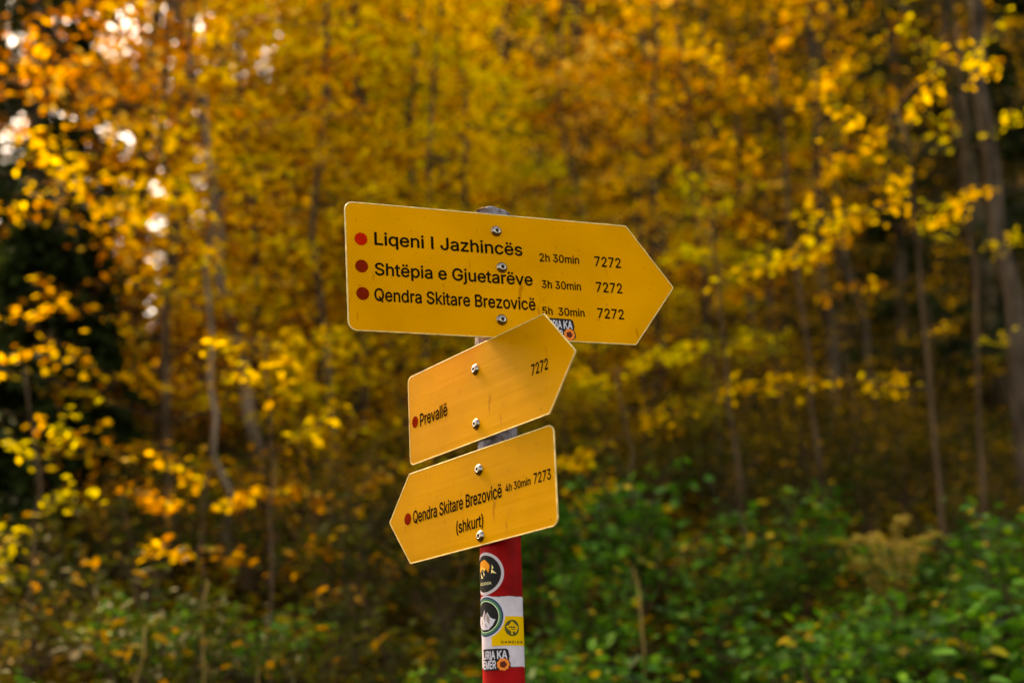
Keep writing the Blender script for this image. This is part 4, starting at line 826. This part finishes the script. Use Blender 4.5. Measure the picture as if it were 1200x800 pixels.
def bush(name, label, cat, group, form, mat, x, y, sc):
    o = empty(name, (x, y, hz(x, y) - .03), rng.uniform(0, 6.28)); o.scale = (sc, sc, sc * rng.uniform(.85, 1.15)); tag(o, label, cat, group)
    link_mesh('stems', form[0], BARK['twig'], o); f = link_mesh('foliage', form[1], None, o)
    if not f.data.materials: f.data.materials.append(LEAF[mat])
k = 0
for Y in (4.6, 5.3, 6.1, 7.0):
    lo, hi = (560, 1260)
    step = 95 * 5.3 / Y * 1.4
    px = lo + rng.uniform(0, step)
    while px < hi:
        if rng.uniform() < .14: px += step * .7
        bush('bramble_bush', 'lush green bramble bush on the bank beside the red and white post base', 'bush', 'green brambles on the bank', bforms[k % 4], 'green', bx(px + rng.normal(0, 12), Y), Y + rng.normal(0, .15), rng.uniform(.55, 1.1) * (1 if px > 640 else .75)); k += 1
        px += step * rng.uniform(.85, 1.15)
for Y in (4.7, 5.6, 6.6, 7.8, 9.2, 10.8, 12.6):
    lo, hi = (-60, 580) if Y < 8.5 else (-60, 1260)
    step = 120 * 5.6 / Y * 1.2; px = lo + rng.uniform(0, step)
    while px < hi:
        green = Y < 7 and rng.uniform() < .5
        if green: bush('bramble_bush', 'dim green bramble bush among the brown weeds below the orange beech', 'bush', 'brambles among the weeds', bforms[k % 4], 'green', bx(px, Y), Y + rng.normal(0, .15), rng.uniform(.6, .85))
        else: bush('weed_clump', 'olive brown clump of autumn weeds on the wooded slope', 'weeds', 'weed clumps on the slope', wforms[k % 2], 'weed', bx(px, Y), Y + rng.normal(0, .2), rng.uniform(.7, 1.0))
        k += 1; px += step * rng.uniform(.85, 1.15)

# low autumn shrubs at the foot of the beeches
aforms = [bush_form(26, .60, .90, 480, .050, .95), bush_form(22, .50, 1.15, 420, .055, .95)]
AL = {'amber': 'low shrub of small amber leaves at the foot of the orange beeches', 'orange': 'low shrub of small russet leaves at the foot of the orange beeches', 'olive': 'low shrub of small dull brown leaves at the foot of the orange beeches'}
acopy = {(f, p): (aforms[f][0], aforms[f][1].copy()) for f in (0, 1) for p in AL}
for i, (px, Y) in enumerate([(150, 8.8), (200, 9.6), (265, 8.6), (310, 9.8), (360, 8.4), (405, 9.4), (445, 8.4), (490, 9.6), (340, 11.0), (450, 11.4), (230, 11.2), (395, 7.2)]):
    pal = ('orange', 'olive', 'amber', 'olive', 'orange')[i % 5]
    bush('autumn_shrub', AL[pal], 'shrub', pal + ' low shrubs', acopy[i % 2, pal], pal, bx(px, Y), Y, rng.uniform(.75, 1.1))

for i, (px, Y) in enumerate([(640, 9.6), (700, 10.6), (750, 9.8), (800, 11.2), (850, 10.2), (900, 11.6), (950, 10.4), (1000, 11.8), (1050, 10.6), (1110, 11.6), (1160, 10.0), (1215, 11.0), (680, 12.6), (880, 13.2), (1020, 13.4), (780, 13.0)]):
    bush('brown_shrub', 'thin brown leaved shrub between the bramble bank and the slim beech trunks', 'shrub', 'brown shrubs above the bank', acopy[i % 2, 'olive'], 'olive', bx(px, Y), Y, rng.uniform(.7, 1.15))

# dry stalks
def stalk(label, px0, py0, px1, py1, Y, r=.007):
    a = spot(px0, py0, Y); b = spot(px1, py1, Y); base = a.copy(); base[2] = hz(a[0], Y) - .03
    o = empty('dry_stalk', tuple(base)); tag(o, label, 'stalk')
    wd = Wood(); wd.tube(wiggle((0, 0, 0), b - base, 8, .05), np.linspace(r, r * .5, 8), 6)
    link_mesh('stem', wd.mesh('stem'), BARK['straw'], o, True)
    for q in range(7): link_mesh('leaf', leaves_mesh('leaf', (b - base)[None] * rng.uniform(.75, 1) + rng.normal(0, .03, (1, 3)), .08), LEAF['weed'], o)
stalk('straw coloured dry stalk standing in the brambles beside the post', 752, 760, 742, 665, 5.6)
stalk('pale dry stalk leaning in the weeds below the spindly sapling', 232, 790, 244, 680, 5.4)
stalk('short pale dry stalk, its top broken, among dim brambles', 160, 800, 170, 720, 5.2)
stalk('thin slanting straw stalk beneath the russet sapling', 285, 790, 318, 720, 5.6, .005)

# withered fern: a shaggy straw rosette among the brambles
p = spot(1040, 650, 7.0); g = hz(p[0], 7.0); fo = empty('withered_fern', (p[0], 7.0, g - .02)); tag(fo, 'shaggy straw yellow withered fern among the green brambles', 'fern')
wd = Wood(); C, A = [], []
def frond(az, t, k): return np.c_[np.cos(az) * .27 * k * t, np.sin(az) * .27 * k * t, .80 * k * t * (1.75 - t) - .05]
for j in range(15):
    az = j * 2.4; k_ = rng.uniform(.7, 1.05); wd.tube(frond(az, np.linspace(0, 1, 7), k_), np.linspace(.004, .0015, 7), 4)
    tt = np.linspace(.3, 1, 24); Q = frond(az, tt, k_)
    for sg in (-1, 1):
        C.append(Q); A.append(np.tile([-np.sin(az) * sg + .4 * np.cos(az), np.cos(az) * sg + .4 * np.sin(az), -.3], (24, 1)))
C = np.concatenate(C); link_mesh('stems', wd.mesh('stems'), BARK['straw'], fo)
link_mesh('fronds', leaves_mesh('fronds', C, rng.uniform(.03, .055, len(C)), width=.4, axis=np.concatenate(A)), LEAF['straw'], fo)

# fallen leaves over the whole slope
n = 26000
Y = 3.2 + 30 * rng.uniform(0, 1, n) ** 1.6; X = Y * np.tan(np.radians(rng.uniform(-24, 24, n)))
C = np.c_[X, Y, height(X, Y) + rng.uniform(.005, .05, n)]
lit = link_mesh('leaf_litter', leaves_mesh('leaf_litter', C, rng.uniform(.06, .12, n), flat=.4, hang=0), LEAF['olive'])
tag(lit, 'brown and orange fallen leaves strewn over the slope', 'leaves', None, 'stuff')

# two more crowns of the wood between the spruces and the leaning beech
wood_tree('orange', 140, 22, .95, 1.1)
wood_tree('olive', 30, 27, .9, 2.7)
